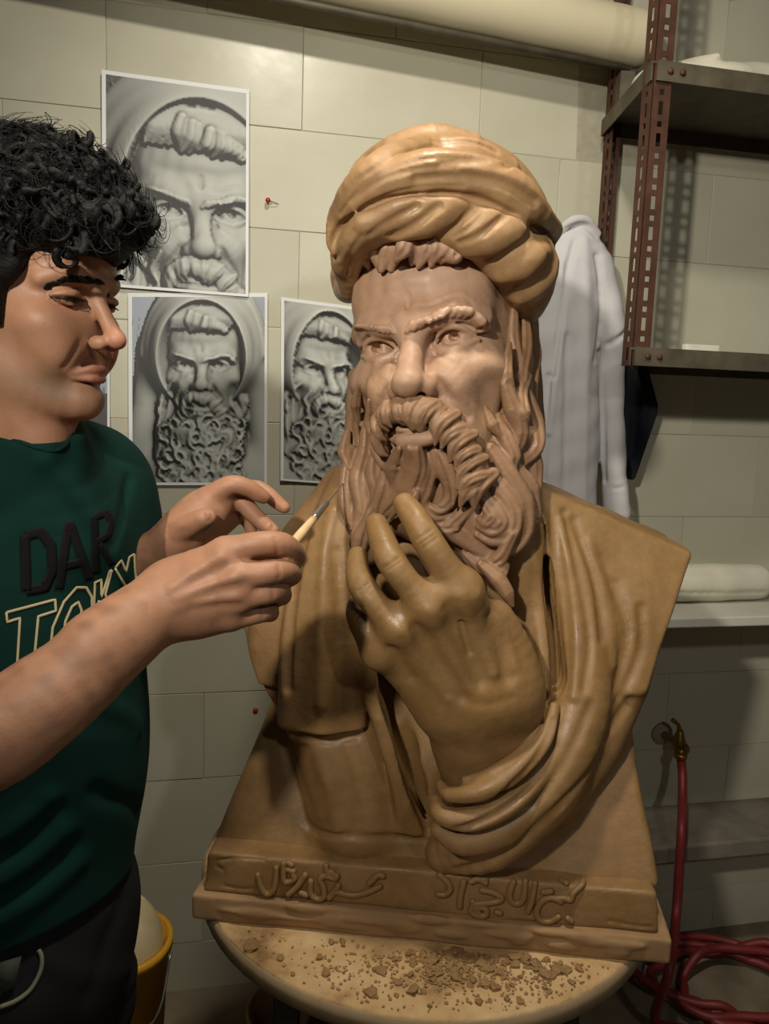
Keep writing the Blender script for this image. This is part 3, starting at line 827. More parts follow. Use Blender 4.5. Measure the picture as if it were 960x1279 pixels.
def bust_torso():
    C = Clay((-0.30, 0.88, 0.70), (0.50, 1.42, 1.36), 0.0026 * QUAL)
    # flared pillar that carries the torso
    Lb, Lt, Rb, Rt = Q(262, 1062, 1.075), Q(338, 872, 1.14), Q(822, 1100, 1.010), Q(782, 872, 1.11)
    mid = (Lb + Rb) / 2; midt = (Lt + Rt) / 2
    nf = np.cross(Rb - Lb, midt - mid); nf /= np.linalg.norm(nf); nf = nf if nf[1] < 0 else -nf
    inside = mid + bv * .15 + UPZ * .1
    far = lambda q: inside + 3 * (q - inside)
    C.planes([(mid, nf), cut(Lb, Lt, far(Lb)), cut(Rb, Rt, far(Rb)), (B(0, .335, .1), bv), (np.array([0, 0, 1.14]), UPZ), (np.array([0, 0, .756]), -UPZ)], rnd=.012)
    # masses
    C.ell(Q(560, 800, 1.22), (.20, .13, .20), None, .05)
    C.ell(Q(585, 960, 1.17), (.19, .12, .17), None, .05)
    C.path([Q(590, 560, 1.19), Q(590, 700, 1.19)], [.075, .10], .04)                                   # neck
    S = Clay(C.lo, C.ax and [a[-1] for a in C.ax], C.h)                                                # shoulders, cut off at the sides
    S.path([Q(630, 714, 1.19), Q(760, 760, 1.185), Q(900, 812, 1.18)], [.100, .106, .108], .03, sub=3)
    S.ell(Q(770, 790, 1.17), (.16, .09, .12), None, .05)
    S.path([Q(500, 690, 1.20), Q(420, 740, 1.20), Q(300, 850, 1.20)], [.09, .095, .09], .03, sub=3)
    S.path([Q(446, 640, 1.18), Q(405, 700, 1.18), Q(345, 770, 1.17)], [.045, .055, .055], .03, sub=3)
    # flat sloping shoulder on the viewer's right, thin at its outer edge
    t1, t2 = Q(660, 602, 1.13), Q(866, 690, 1.13); tn = np.cross(t2 - t1, bv); tn /= np.linalg.norm(tn); tn = tn if tn[2] > 0 else -tn
    S.planes([(t1, tn), (Q(760, 700, 1.095), np.array([.10, -1.0, .34])), (Q(660, 700, 1.1), np.array([-1.0, -.2, 0])), (np.array([0, 1.30, 0]), np.array([0, 1.0, 0])), (np.array([0, 0, 1.02]), -UPZ)], .02, 'add', .008)
    rc = cut(Q(864, 688, 1.12), Q(783, 872, 1.10), Q(1000, 900, 1.1)); lc = cut(Q(304, 785, 1.12), Q(338, 872, 1.12), Q(200, 900, 1.1))
    S.planes([rc, lc, (np.array([0, 1.36, 0]), (0, 1, 0))], .006, 'int')
    C._apply(tuple(slice(0, n) for n in C.n), S.D, .02, 'add')
    # viewer-left: torso below the shawl
    C.path([Q(410, 850, 1.14), Q(440, 950, 1.12), Q(450, 1020, 1.10)], [.075, .078, .07], .02, sub=3)
    # hanging ends of the shawl
    T = Clay(C.lo, [a[-1] for a in C.ax], C.h)
    for pts, rad in [([(372, 930, 1.075), (376, 800, 1.072), (392, 700, 1.085), (430, 600, 1.125)], [.030, .029, .026, .020]),
                     ([(404, 930, 1.062), (408, 800, 1.058), (414, 700, 1.072), (438, 610, 1.115)], [.031, .030, .026, .018]),
                     ([(436, 930, 1.066), (438, 800, 1.062), (436, 700, 1.075), (446, 620, 1.110)], [.024, .024, .022, .016])]:
        T.path([Q(*q) for q in pts], rad, .020)
    hz = Q(404, 916, 1.04)
    T.planes([(hz, np.array([.05, 0, -1.0]))], .004, 'int')
    C._apply(tuple(slice(0, n) for n in C.n), T.D, .006, 'add')
    T.D[:] = .2
    for pts, rad in [([(334, 880, 1.12), (340, 780, 1.115), (366, 690, 1.125), (424, 600, 1.15)], [.028, .032, .030, .022]),
                     ([(356, 880, 1.11), (360, 780, 1.105), (380, 690, 1.115), (428, 606, 1.14)], [.020, .022, .022, .018])]:
        T.path([Q(*q) for q in pts], rad, .020)
    T.planes([(Q(340, 862, 1.08), np.array([-.12, 0, -1.0])), lc], .004, 'int')
    C._apply(tuple(slice(0, n) for n in C.n), T.D, .006, 'add')
    # the hem's second layer
    C.path([Q(372, 912, 1.085), Q(404, 918, 1.075), Q(440, 914, 1.078)], [.017, .018, .014], .003)
    C.ridge(C.on([(368, 918), (404, 925), (444, 920)]), .005, -.008)
    C.ridge(C.on([(388, 650), (366, 740), (358, 860)]), .006, -.014)
    C.ridge(C.on([(420, 690), (424, 780), (424, 890)]), .008, -.005)
    # rim of the robe beside the raised hand
    C.path([Q(452, 800, 1.06), Q(466, 850, 1.05), Q(486, 905, 1.045), Q(505, 970, 1.05), Q(520, 1030, 1.06)], [.022, .024, .022, .022, .02], .012)
    C.path([Q(470, 810, 1.03), Q(494, 880, 1.02), Q(512, 950, 1.02), Q(528, 1020, 1.03)], [.010, .013, .015, .012], .006, 'sub')
    # inner vest and lapel on the viewer's right
    C.path([Q(650, 660, 1.10), Q(664, 780, 1.095), Q(668, 880, 1.07)], [.036, .034, .03], .012)
    C.path([Q(690, 640, 1.135), Q(714, 720, 1.10), Q(728, 820, 1.065), Q(716, 900, 1.03), Q(672, 985, 1.01), Q(610, 1045, 1.01), Q(556, 1066, 1.03)], [.020, .030, .037, .044, .050, .044, .028], .012)
    C.path([Q(738, 690, 1.145), Q(768, 760, 1.115), Q(775, 830, 1.095), Q(740, 920, 1.065), Q(690, 1000, 1.045)], [.025, .035, .04, .044, .035], .02)
    # creases running down the shoulder
    for l, wd, am in [([(704, 640), (724, 720), (736, 800), (730, 860)], .005, -.005), ([(716, 650), (744, 730), (752, 800)], .006, -.005), ([(768, 730), (784, 790), (770, 860)], .008, -.006),
                      ([(800, 760), (800, 810), (775, 870)], .007, -.005), ([(700, 650), (712, 720), (720, 800), (716, 870)], .006, .005), ([(735, 680), (760, 760), (764, 830)], .008, .006),
                      ([(690, 905), (664, 962), (612, 1012), (560, 1036)], .005, -.008), ([(738, 880), (706, 950), (650, 1020), (600, 1056)], .006, -.005)]:
        C.ridge(C.on(l), wd, am)
    # sleeve falling in hoops under the wrist
    C.ell(Q(620, 980, 1.045), (.080, .060, .055), None, .02)
    for l, r in [([(692, 884, 1.00), (680, 925, .975), (645, 962, .950), (600, 988, .940), (562, 992, .955), (550, 980, .975)], [.008, .011, .013, .013, .011, .007]),
                 ([(694, 905, 1.01), (680, 955, .985), (640, 1000, .955), (590, 1022, .945), (552, 1018, .955), (544, 1000, .975)], [.010, .014, .016, .015, .013, .009]),
                 ([(700, 925, 1.01), (676, 990, .99), (630, 1036, .965), (580, 1052, .962), (548, 1036, .975)], [.012, .018, .020, .018, .012]),
                 ([(672, 905, .985), (650, 940, .965), (612, 966, .950), (580, 974, .955)], [.005, .008, .009, .006])]:
        C.path([Q(*q) for q in l], r, .006)
    for l in ([(690, 900), (674, 942), (640, 980), (596, 1005), (556, 1006)], [(690, 930), (664, 980), (620, 1016), (570, 1036)]):
        C.ridge(C.on(l), .0038, -.010)
    # deep crevices: between lapel and vest, and between shawl and raised arm
    for pix, r in (([(672, 640), (684, 700), (692, 780), (697, 850), (697, 902)], [.006, .009, .011, .012, .006]),
                   ([(468, 815), (486, 870), (504, 930), (520, 985), (536, 1036)], [.008, .014, .016, .015, .008])):
        P0 = C.on(pix)
        P0[:, 1] = np.maximum(P0[:, 1], np.median(P0[:, 1]) - .03)
        for dy in (0, .02, .04): C.path(P0 + np.array([0, dy, 0]), r, .003, 'sub')
    # lower contours of the robe against the pillar
    for l, wd, am in [([(356, 936), (372, 990), (388, 1034), (440, 1044), (500, 1046), (530, 1050)], .005, -.007), ([(786, 876), (748, 942), (694, 1012), (634, 1062), (572, 1088)], .006, -.010),
                      ([(420, 930), (436, 980), (448, 1034)], .010, -.004), ([(470, 900), (490, 970), (500, 1036)], .008, .005), ([(396, 940), (412, 990), (420, 1034)], .010, .004),
                      ([(392, 640), (376, 690), (366, 740)], .006, -.006), ([(414, 640), (404, 700), (402, 780), (400, 880)], .008, .004)]:
        C.ridge(C.on(l), wd, am)
    C.noise(.0010, .03, 21)
    return C
TORSO = bust_torso()
TORSO.build('robed_torso', CLAY_BODY, bust)

# ---- slab with the raised inscription, on a thin board
def bust_slab():
    C = Clay((-0.29, 0.90, 0.69), (0.46, 1.40, 0.80), 0.0024 * QUAL)
    z0, z1 = .036, .094
    pl = [(B(.012, 0, z0), -bu * 1 + UPZ * .10), (B(BW - .016, 0, z0), bu + UPZ * .13), (B(0, .010, z0), -bv + UPZ * .06), (B(0, .345, z0), bv), (B(0, 0, z1), UPZ - bv * .02), (B(0, 0, z0), -UPZ)]
    C.planes(pl, rnd=.006)
    C.noise(.0009, .02, 9)
    # crack outlining the left block of clay
    for l in ([(272, 1074), (300, 1072), (330, 1074)], [(272, 1074), (270, 1082), (280, 1088), (278, 1104)], [(278, 1106), (300, 1110), (322, 1110)]):
        C.ridge(C.on(l), .0016, -.004, 3)
    C.ridge(C.on([(760, 1150), (790, 1156), (812, 1158)]), .0018, -.003, 3)
    # chipped left end
    r = np.random.default_rng(4)
    for i in range(16):
        C.ell(B(.012 + r.normal(0, .003), .01 + r.uniform(0, .1), r.uniform(.036, .085)), r.uniform(.003, .008), None, .002, 'sub')
    return C
SLAB = bust_slab()
slab = SLAB.build('base_slab', CLAY_BODY, bust)
# ---- the bust's raised hand with its wrist
def bust_hand():
    C = Clay((-0.07, 0.87, 0.86), (0.24, 1.12, 1.34), 0.0018 * QUAL)
    y = Q
    # wrist and forearm coming up out of the sleeve
    C.path([y(612, 1010, 1.07), y(596, 940, 1.030), y(580, 870, .992)], [.052, .058, .058], .02, sub=3)
    C.path([y(640, 985, 1.06), y(640, 920, 1.025), y(622, 860, .997)], [.038, .044, .045], .03, sub=3)
    mcp = [y(578, 734, .942), y(536, 752, .936), y(497, 778, .944), y(476, 812, .960)]
    wr = [y(630, 865, .985), y(602, 872, .975), y(570, 876, .978), y(545, 876, .990)]
    for a, b, r in zip(mcp, wr, (.026, .027, .026, .024)):
        C.path([a, (a + b) / 2 + np.array([0, .004, 0]), b], [r * .82, r * 1.05, r * 1.2], .034, sub=3)
    C.ell(y(560, 815, .985), (.070, .030, .060), None, .02)
    C.path([y(622, 770, .985), y(640, 812, .990), y(642, 862, .995)], [.016, .024, .03], .04)      # edge of the hand towards the thumb
    fingers = [([(573, 736, .938), (552, 703, .930), (533, 674, .932), (518, 648, .946), (505, 630, .962)], [.0235, .0205, .0205, .0180, .0150]),
               ([(532, 754, .932), (508, 728, .924), (489, 702, .930), (478, 678, .950), (470, 655, .972)], [.0220, .0190, .0195, .0175, .0150]),
               ([(494, 780, .940), (470, 756, .934), (452, 732, .946), (446, 712, .966), (446, 695, .985)], [.0205, .0180, .0185, .0160, .0135]),
               ([(474, 812, .956), (456, 790, .952), (447, 766, .962), (450, 746, .980)], [.0200, .0165, .0165, .0140])]
    for l, r in fingers:
        C.path([y(*q) for q in l], np.array(r) * .92, .012, sub=4)
    # knuckles
    for q, r in (((576, 738, .934), .0215), ((534, 757, .926), .0210), ((496, 783, .934), .0190), ((475, 815, .950), .0175)):
        C.ell(y(*q), r * .90, None, .024)
    # tendons and the slit between them
    for l, wd, am in [([(576, 745), (596, 790), (616, 840)], .009, .003), ([(538, 765), (560, 810), (586, 860)], .009, .0025), ([(500, 790), (528, 830), (560, 872)], .009, .0025),
                      ([(560, 760), (582, 810), (600, 850)], .011, -.004), ([(520, 785), (548, 830), (575, 868)], .010, -.004), ([(488, 812), (512, 846)], .008, -.004),
                      ([(576, 778), (580, 794), (586, 814)], .0035, -.006), ([(612, 770), (628, 806), (634, 846)], .010, -.006), ([(596, 745), (626, 790), (640, 830)], .009, .003),
                      ([(560, 866), (600, 880), (640, 872)], .006, -.001)]:
        C.ridge(C.on(l), wd, am)
    # creases over the finger joints
    for cx, cy, ux, uy in ((534, 673, 10, -7), (537, 678, 10, -7), (530, 668, 9, -6), (489, 703, 9, -6), (492, 707, 9, -6), (453, 734, 7, -5), (456, 738, 7, -5), (450, 768, 6, -4), (447, 762, 6, -4)):
        C.ridge(C.on([(cx - ux, cy - uy), (cx, cy), (cx + ux, cy + uy)]), .0016, -.0022)
    C.ridge(C.on([(512, 640), (506, 632)]), .004, -.001)
    C.noise(.0006, .016, 31)
    return C
HANDC = bust_hand()
HANDC.build('hand', CLAY_BODY, bust)
# ================================================================== the sculptor
al, dn = math.radians(19), math.radians(2)
mb = np.array([math.cos(al), -math.sin(al), 0]); ma = np.array([math.sin(al), math.cos(al), 0]); mc = np.array([0, 0, 1.0])
mb, mc = math.cos(dn) * mb - math.sin(dn) * mc, math.cos(dn) * mc + math.sin(dn) * mb
SM = 1.01
ME0 = Q(86, 366, .83) + .033 * SM * ma - .002 * SM * mb
MM = np.stack([ma, mb, mc], 1)
def G(a, b, c): return ME0 + SM * (a * ma + b * mb + c * mc)
def GP(l): return np.array([G(*p[:3]) for p in l])
person = empty('person', (-0.42, .90, 0.0), 'dark haired man in a green printed t-shirt working on the bust with a tool', 'person')

def skin_mat():
    t = NT('skin')
    at = t.n('Attribute'); at.attribute_name = 'tone'
    n = t.noise(45, 5, .6); r = t.ramp(n.outputs['Fac'], [(0.3, (.86, .84, .84)), (0.7, (1.08, 1.04, 1.02))])
    mx = t.n('MixRGB', blend_type='MULTIPLY'); mx.inputs[0].default_value = .8
    t.l(at.outputs['Color'], mx.inputs[1]); t.l(r.outputs[0], mx.inputs[2]); t.l(mx.outputs[0], t.b.inputs['Base Color'])
    t.b.inputs['Roughness'].default_value = .54; t.b.inputs['Specular IOR Level'].default_value = .45
    t.b.inputs['Subsurface Weight'].default_value = .12; t.b.inputs['Subsurface Radius'].default_value = (.010, .004, .002); t.b.inputs['Subsurface Scale'].default_value = .4
    n2 = t.noise(320, 3); b = t.bump(n2.outputs['Fac'], .22, .001); t.l(b.outputs[0], t.b.inputs['Normal'])
    return t.m
SKIN = skin_mat()

def man_body():
    C = Clay((-0.74, 0.56, 0.84), (-0.075, 1.16, 1.80), 0.0022 * QUAL)
    e = lambda c, r, k=0.0, op='add': C.ell(G(*c), np.array(r) * SM, MM, k * SM, op)
    p = lambda l, r, k=0.0, op='add', sub=4: C.path(GP(l), np.array(r) * SM, k * SM, op, sub)
    e((0, -.088, .040), (.072, .094, .088))
    e((0, -.058, -.030), (.060, .066, .082), .02)
    p([(-.040, -.075, -.078), (-.028, -.040, -.100), (0, -.012, -.108), (.028, -.040, -.100), (.040, -.075, -.078)], [.022, .022, .020, .022, .022], .022)     # jaw
    e((0, -.002, -.106), (.017, .014, .015), .016)                 # chin
    e((0, -.020, .042), (.055, .028, .040), .02)
    for s in (-1, 1):
        e((s * .045, -.024, -.030), (.019, .022, .016), .024)
        e((s * .032, -.016, -.055), (.020, .020, .024), .022)
        e((s * .034, .008, .001), (.020, .014, .0125), .012, 'sub')
        e((s * .016, .010, .001), (.007, .009, .011), .008, 'sub')
        p([(s * .008, .007, .0130), (s * .024, .0060, .0160), (s * .040, -.002, .0165), (s * .052, -.016, .011)], [.0068, .0072, .007, .005], .014)
    # nose: long and straight, rounded tip
    p([(0, .006, .008), (0, .0135, -.008), (0, .0240, -.026), (0, .0320, -.039)], [.0070, .0076, .0082, .0092], .010)
    e((0, .0350, -.0430), (.0098, .0098, .0092), .005)
    for s in (-1, 1):
        e((s * .0115, .0205, -.0465), (.0066, .0105, .0078), .005)
        e((s * .0065, .0255, -.0535), (.0034, .0055, .0036), .002, 'sub')
        C.ridge(GP([(s * .0155, .023, -.037), (s * .0205, .014, -.046), (s * .019, .010, -.053)]), .0024 * SM, -.0022 * SM)
        C.ridge(GP([(s * .023, .009, -.048), (s * .030, .004, -.060), (s * .034, -.003, -.072)]), .0045 * SM, -.0020 * SM)
    # lowered eyelids
    for s in (-1, 1):
        e((s * .032, -.0095, -.001), (.0136, .0130, .0130))
        p([(s * .0155, .0005, -.0040), (s * .022, .0042, -.0005), (s * .031, .0055, .0000), (s * .040, .0015, -.0010), (s * .0480, -.0075, -.0040)], [.0014, .0034, .0042, .0036, .0016], .003)
        p([(s * .0155, .0005, -.0046), (s * .022, .0022, -.0085), (s * .031, .0028, -.0104), (s * .040, -.0008, -.0086), (s * .0480, -.0072, -.0044)], [.0010, .0018, .0022, .0020, .0012], .003)
        C.ridge(GP([(s * .0165, .0040, -.0048), (s * .024, .0065, -.0062), (s * .032, .0068, -.0068), (s * .040, .0030, -.0060), (s * .047, -.004, -.0048)]), .0010 * SM, -.0034 * SM)
        C.ridge(GP([(s * .017, .0030, .0060), (s * .030, .0078, .0078), (s * .046, -.002, .0040)]), .0016 * SM, -.0024 * SM)
    # mouth
    p([(-.023, -.002, -.0795), (-.009, .0105, -.0735), (0, .0125, -.0740), (.009, .0105, -.0735), (.023, -.002, -.0795)], [.0022, .0046, .0050, .0046, .0022], .005)
    p([(-.021, -.002, -.0835), (-.009, .0095, -.0838), (0, .0112, -.0845), (.009, .0095, -.0838), (.021, -.002, -.0835)], [.0020, .0046, .0050, .0050, .0020], .004)
    C.ridge(GP([(-.025, .001, -.0822), (-.010, .0150, -.0790), (0, .0172, -.0788), (.010, .0150, -.0790), (.025, .001, -.0822)]), .0012 * SM, -.0030 * SM)
    C.ridge(GP([(-.014, .010, -.0930), (0, .012, -.0940), (.014, .010, -.0930)]), .005 * SM, -.0030 * SM)
    # ear
    for s in (-1, 1):
        e((s * .070, -.092, -.022), (.007, .018, .031), .006)
        e((s * .078, -.088, -.020), (.005, .010, .018), .004, 'sub')
    # neck, shoulders
    n0 = G(0, -.085, -.075); n1 = Q(8, 600, .91)
    C.path([n0, (n0 + n1) / 2, n1], [.056, .056, .066], .03, sub=3)
    C.path([G(-.045, -.085, -.06), Q(52, 555, .86)], [.014, .012], .02)
    C.path([Q(26, 520, .890), Q(46, 554, .878), Q(62, 600, .885)], [.038, .035, .030], .03, sub=3)
    C.path([Q(-120, 640, .86), Q(10, 610, .92), Q(120, 610, 1.0)], [.056, .066, .052], .03, sub=3)
    C.ell(Q(20, 760, .95), (.10, .08, .20), None, .05)
    # near arm (mostly out of the frame), forearm and wrist
    C.path([Q(-120, 640, .86), Q(-150, 780, .76), Q(-110, 930, .68)], [.058, .052, .046], .02, sub=4)
    C.path([Q(-110, 930, .68), Q(-20, 925, .675), Q(60, 872, .69), Q(130, 816, .715), Q(190, 768, .745), Q(214, 752, .757)], [.046, .047, .043, .0365, .0310, .0300], .012, sub=4)
    C.path([Q(120, 800, .705), Q(196, 750, .745)], [.026, .024], .02)
    # ---- near hand: a fist seen from the back, fingers pointing at the bust
    hy = .762
    mcp = [Q(280, 690, hy - .012), Q(296, 719, hy - .020), Q(299, 744, hy - .016), Q(288, 769, hy - .004)]
    wrist = [Q(214, 728, hy), Q(214, 742, hy - .006), Q(212, 756, hy - .004), Q(210, 770, hy + .002)]
    for a, b, r in zip(mcp, wrist, (.0135, .0140, .0138, .0130)):
        C.path([b, (a + b) / 2 + np.array([0, -.003, 0]), a], [.019, .0185, r], .022, sub=3)
    C.ell(Q(250, 742, hy + .010), (.045, .022, .036), None, .02)
    fing = [([(280, 690, -.010), (318, 680, -.016), (352, 680, -.006), (368, 694, .016), (358, 704, .030)], [.0130, .0120, .0118, .0108, .0092]),
            ([(296, 719, -.018), (328, 716, -.022), (354, 713, -.008), (364, 718, .016), (352, 726, .028)], [.0128, .0120, .0114, .0106, .0090]),
            ([(299, 744, -.014), (326, 742, -.016), (345, 739, -.004), (352, 744, .018), (340, 748, .030)], [.0122, .0114, .0108, .0098, .0085]),
            ([(288, 769, -.002), (312, 768, -.004), (332, 764, .006), (337, 766, .024), (326, 768, .034)], [.0115, .0104, .0098, .0090, .0078])]
    for l, r in fing: C.path([Q(a, b, hy + d) for a, b, d in l], r, .003, sub=5)
    for q, r in (((281, 690, -.016), .0110), ((297, 719, -.024), .0112), ((300, 744, -.019), .0105), ((289, 769, -.007), .0098)):
        C.ell(Q(q[0], q[1], hy + q[2]), r, None, .014)
    # thumb behind the tool
    C.path([Q(240, 716, hy + .022), Q(290, 694, hy + .040), Q(330, 684, hy + .044), Q(362, 684, hy + .034)], [.0165, .0140, .0125, .0105], .006)
    for l, wd, am in [([(275, 696), (240, 716), (214, 734)], .006, .0022), ([(292, 722), (254, 736), (220, 748)], .005, .0018), ([(294, 746), (256, 752), (220, 760)], .005, .0015),
                      ([(300, 703), (270, 715), (240, 728)], .006, -.0022), ([(306, 730), (276, 736), (246, 744)], .006, -.0022), ([(300, 757), (270, 757), (240, 760)], .006, -.002),
                      ([(344, 672), (346, 682), (346, 692)], .0016, -.0016), ([(348, 706), (349, 714), (349, 722)], .0016, -.0016), ([(340, 732), (341, 739), (341, 746)], .0016, -.0014), ([(326, 757), (328, 764), (328, 771)], .0016, -.0014)]:
        C.ridge(C.on(l), wd, am)
    # ---- far arm and hand, held loose beside the bust
    fy = .955
    C.path([Q(120, 610, 1.0), Q(150, 690, 1.02), Q(150, 745, 1.00)], [.052, .045, .042], .02, sub=3)
    C.path([Q(150, 745, 1.00), Q(185, 705, .975), Q(222, 672, fy)], [.042, .034, .027], .012, sub=3)
    C.ell(Q(250, 645, fy), (.040, .018, .026), np.stack([[.82, 0, .57], [0, 1, 0], [-.57, 0, .82]], 1), .016)
    C.path([Q(224, 670, fy), Q(252, 636, fy + .006), Q(276, 622, fy + .012)], [.026, .022, .017], .014)
    C.path([Q(232, 676, fy + .01), Q(270, 654, fy + .03), Q(300, 634, fy + .04)], [.020, .020, .014], .014)
    far = [([(262, 622, .000), (288, 606, -.004), (308, 609, .000), (322, 617, .006), (329, 621, .010)], [.0150, .0118, .0108, .0098, .0082]),
           ([(282, 626, .020), (302, 628, .018), (316, 642, .016), (330, 655, .014), (341, 663, .012)], [.0140, .0116, .0108, .0098, .0080]),
           ([(296, 618, .036), (318, 610, .038), (335, 618, .036), (347, 628, .034), (355, 634, .032)], [.0125, .0108, .0100, .0088, .0074]),
           ([(286, 640, .040), (302, 640, .044), (310, 652, .046), (314, 664, .046)], [.0115, .0098, .0090, .0075]),
           ([(228, 662, -.018), (242, 654, -.028), (252, 648, -.032), (260, 646, -.034)], [.0160, .0130, .0122, .0098])]
    for l, r in far: C.path([Q(a, b, fy + d) for a, b, d in l], r, .005, sub=5)
    # nails
    for cx, cy, rx, rz in ((259, 644, 4.5, 6), (337, 657, 3.5, 4.5)):
        y = C.hit(cx, cy, fy); sc = .95 / 1000
        C.ell(Q(cx, cy, y + .0008), (rx * sc, .0016, rz * sc), None, .0006)
        t = np.linspace(0, 2 * math.pi, 11)
        C.ridge(C.on([(cx + rx * 1.15 * math.cos(q), cy + rz * 1.15 * math.sin(q)) for q in t]), .0010, -.0012, 1)
    return C
BODY = man_body()
body = BODY.build('body', SKIN, None)
def paint_skin():
    me = body.data; n = len(me.vertices); co = np.empty(n * 3, np.float32); me.vertices.foreach_get('co', co); co = co.reshape(-1, 3)
    base = np.array(srgb(160, 118, 92)); col = np.tile(base, (n, 1))
    def blot(c, r, tone, w):
        d = np.linalg.norm((co - np.asarray(c)[None]) @ (MM / 1.0) / (np.asarray(r)[None] * SM), axis=1)
        k = np.clip(w * np.exp(-d * d * 1.2), 0, 1)[:, None]
        col[:] = col * (1 - k) + np.asarray(tone)[None] * k
    stub = srgb(112, 92, 74); lip = srgb(150, 90, 76); red = srgb(192, 126, 104)
    for s in (-1, 1):
        for c, r in (((s * .040, -.050, -.090), (.022, .040, .022)), ((s * .030, -.012, -.098), (.020, .022, .018)), ((s * .055, -.070, -.055), (.012, .022, .026))):
            blot(G(*c), r, stub, .75)
        blot(G(s * .014, .014, -.064), (.014, .012, .006), stub, .55)
        blot(G(s * .034, -.002, -.014), (.016, .010, .008), srgb(168, 112, 92), .5)
    blot(G(0, .004, -.104), (.020, .022, .016), stub, .55)
    blot(G(0, .014, -.074), (.022, .020, .0045), lip, .95); blot(G(0, .012, -.084), (.020, .020, .0050), lip, .95)
    blot(G(0, .036, -.042), (.014, .014, .013), red, .6)
    for s in (-1, 1):
        for t in np.linspace(0, 1, 7):
            blot(G(s * (.018 + .028 * t), .006 - .012 * t * t, -.0058 + .001 * t), (.0045, .006, .0011), (.02, .015, .012), .95)
    # forearm hair: a broken darker tint; wet clay on the finger ends
    fa = (co[:, 0] < Q(200, 760, .75)[0]) & (co[:, 2] < 1.25)
    rr = np.random.default_rng(5); v = 0
    for i in range(7):
        kx = rr.normal(size=3) * np.array([160, 160, 260]); v = v + np.sin(co @ kx + rr.uniform(0, 6.28))
    k = (np.clip(v / 5, 0, 1) * .55 * fa)[:, None]
    col[:] = col * (1 - k) + np.array(srgb(118, 78, 58))[None] * k
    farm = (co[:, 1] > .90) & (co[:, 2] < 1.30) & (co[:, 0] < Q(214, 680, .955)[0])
    col[farm] = col[farm] * .45  # far forearm skin made evenly darker, apart from the hair tint
    for q, w in (((345, 682, .75), .35), ((350, 715, .75), .35), ((320, 615, .955), .4), ((335, 658, .955), .4), ((350, 630, .985), .5)):
        blot(Q(*q), (.018, .018, .014), srgb(170, 118, 84), w)
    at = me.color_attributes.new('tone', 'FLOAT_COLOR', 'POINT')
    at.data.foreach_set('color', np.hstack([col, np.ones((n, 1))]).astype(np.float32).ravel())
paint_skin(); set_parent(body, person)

# ---- hair
HAIRM = mat_plain('black_hair', (.0028, .0024, .0023), .62, 0, .4, 160, .4, .22)
def man_hair():
    C = Clay((-0.66, 0.62, 1.46), (-0.20, 1.12, 1.84), 0.0022 * QUAL)
    C.ell(G(0, -.092, .060), np.array([.086, .100, .086]) * SM, MM, 0)
    C.ell(G(0, -.045, .085), np.array([.070, .075, .052]) * SM, MM, .03)
    C.ell(G(-.01, .008, .070), np.array([.062, .046, .030]) * SM, MM, .03)
    C.path(GP([(-.068, -.070, .030), (-.070, -.062, .000), (-.068, -.056, -.024)]), [.014, .012, .005], .01)
    C.ell(G(0, -.150, .0), np.array([.070, .06, .07]) * SM, MM, .03)
    r = np.random.default_rng(12)
    # curls laid over the mass: little open rings and waves that follow the surface
    M = 900
    u = r.normal(size=(M, 3)); u /= np.linalg.norm(u, axis=1)[:, None]
    cen = G(0, -.072, .062)
    for k in range(M):
        d = u[k, 0] * ma + u[k, 1] * mb + u[k, 2] * mc
        if u[k, 2] < -.25 or (u[k, 1] > .55 and u[k, 2] < .05): continue
        ts = np.arange(.03, .2, .0025); v = C.sample(cen[None] + d[None] * ts[:, None])
        j = np.argmax(v > 0)
        if v[j] <= 0: continue
        o = cen + d * ts[j]
        fl = np.array([.8, -.1, -.5]) + r.normal(size=3) * .7; a = fl - d * (fl @ d); a /= np.linalg.norm(a); b = np.cross(d, a)
        rad = r.uniform(.003, .008); turns = r.uniform(.8, 1.5); ph = r.uniform(0, 6.28); ln = r.uniform(.022, .05)
        q = np.linspace(0, turns * 2 * math.pi, 9)
        P = o[None] + (np.linspace(-.5, .5, 9) * ln)[:, None] * a + (np.sin(q + ph) * rad)[:, None] * b + d[None] * (.003 + .005 * np.cos(q * 1.3 + ph) - 9.0 * (np.linspace(-.5, .5, 9) * ln) ** 2 * r.uniform(-.2, 1))[:, None]
        C.path(P, np.linspace(.0040, .0014, 9), .003, sub=2)
    C.ell(G(-.067, -.060, .030), np.array([.014, .036, .032]) * SM, MM, .01)
    # fringe curls over the forehead
    for k in range(46):
        t = r.uniform(0, 1); px = 78 + 108 * t + r.normal(0, 4); py = 306 - 34 * t + r.normal(0, 9) - (10 if t > .5 else 0)
        y = .800 + .03 * t + r.uniform(-.012, .05)
        o = Q(px, py, y); rad = r.uniform(.007, .014); ph = r.uniform(0, 6.28); sg = r.choice([-1, 1])
        q = np.linspace(0, r.uniform(3, 6.5), 9)
        P = np.array([o + rad * np.array([math.cos(ph + sg * w_), .5 * math.sin(ph * 2 + w_), math.sin(ph + sg * w_)]) for w_ in q]) 
        C.path(P, np.linspace(.0046, .0016, 9), .002, sub=2)
    # free the face
    C.ell(G(-.004, .004, -.034), np.array([.078, .068, .074]) * SM, MM, .006, 'sub')
    C.ell(G(-.062, -.092, .010), np.array([.020, .040, .050]) * SM, MM, .01)
    C.path(GP([(-.066, -.064, .012), (-.069, -.058, -.012), (-.067, -.054, -.034)]), [.013, .010, .004], .006)
    for k in range(60):
        q0 = G(-.080 + r.normal(0, .004), min(-.088, -.112 + r.normal(0, .018)), .02 + r.normal(0, .024)); dv = r.normal(size=3) * .009
        C.path([q0, q0 + dv, q0 + dv * 1.4 + r.normal(size=3) * .004], [.006, .005, .0025], .003)
    return C
HAIRC = man_hair()
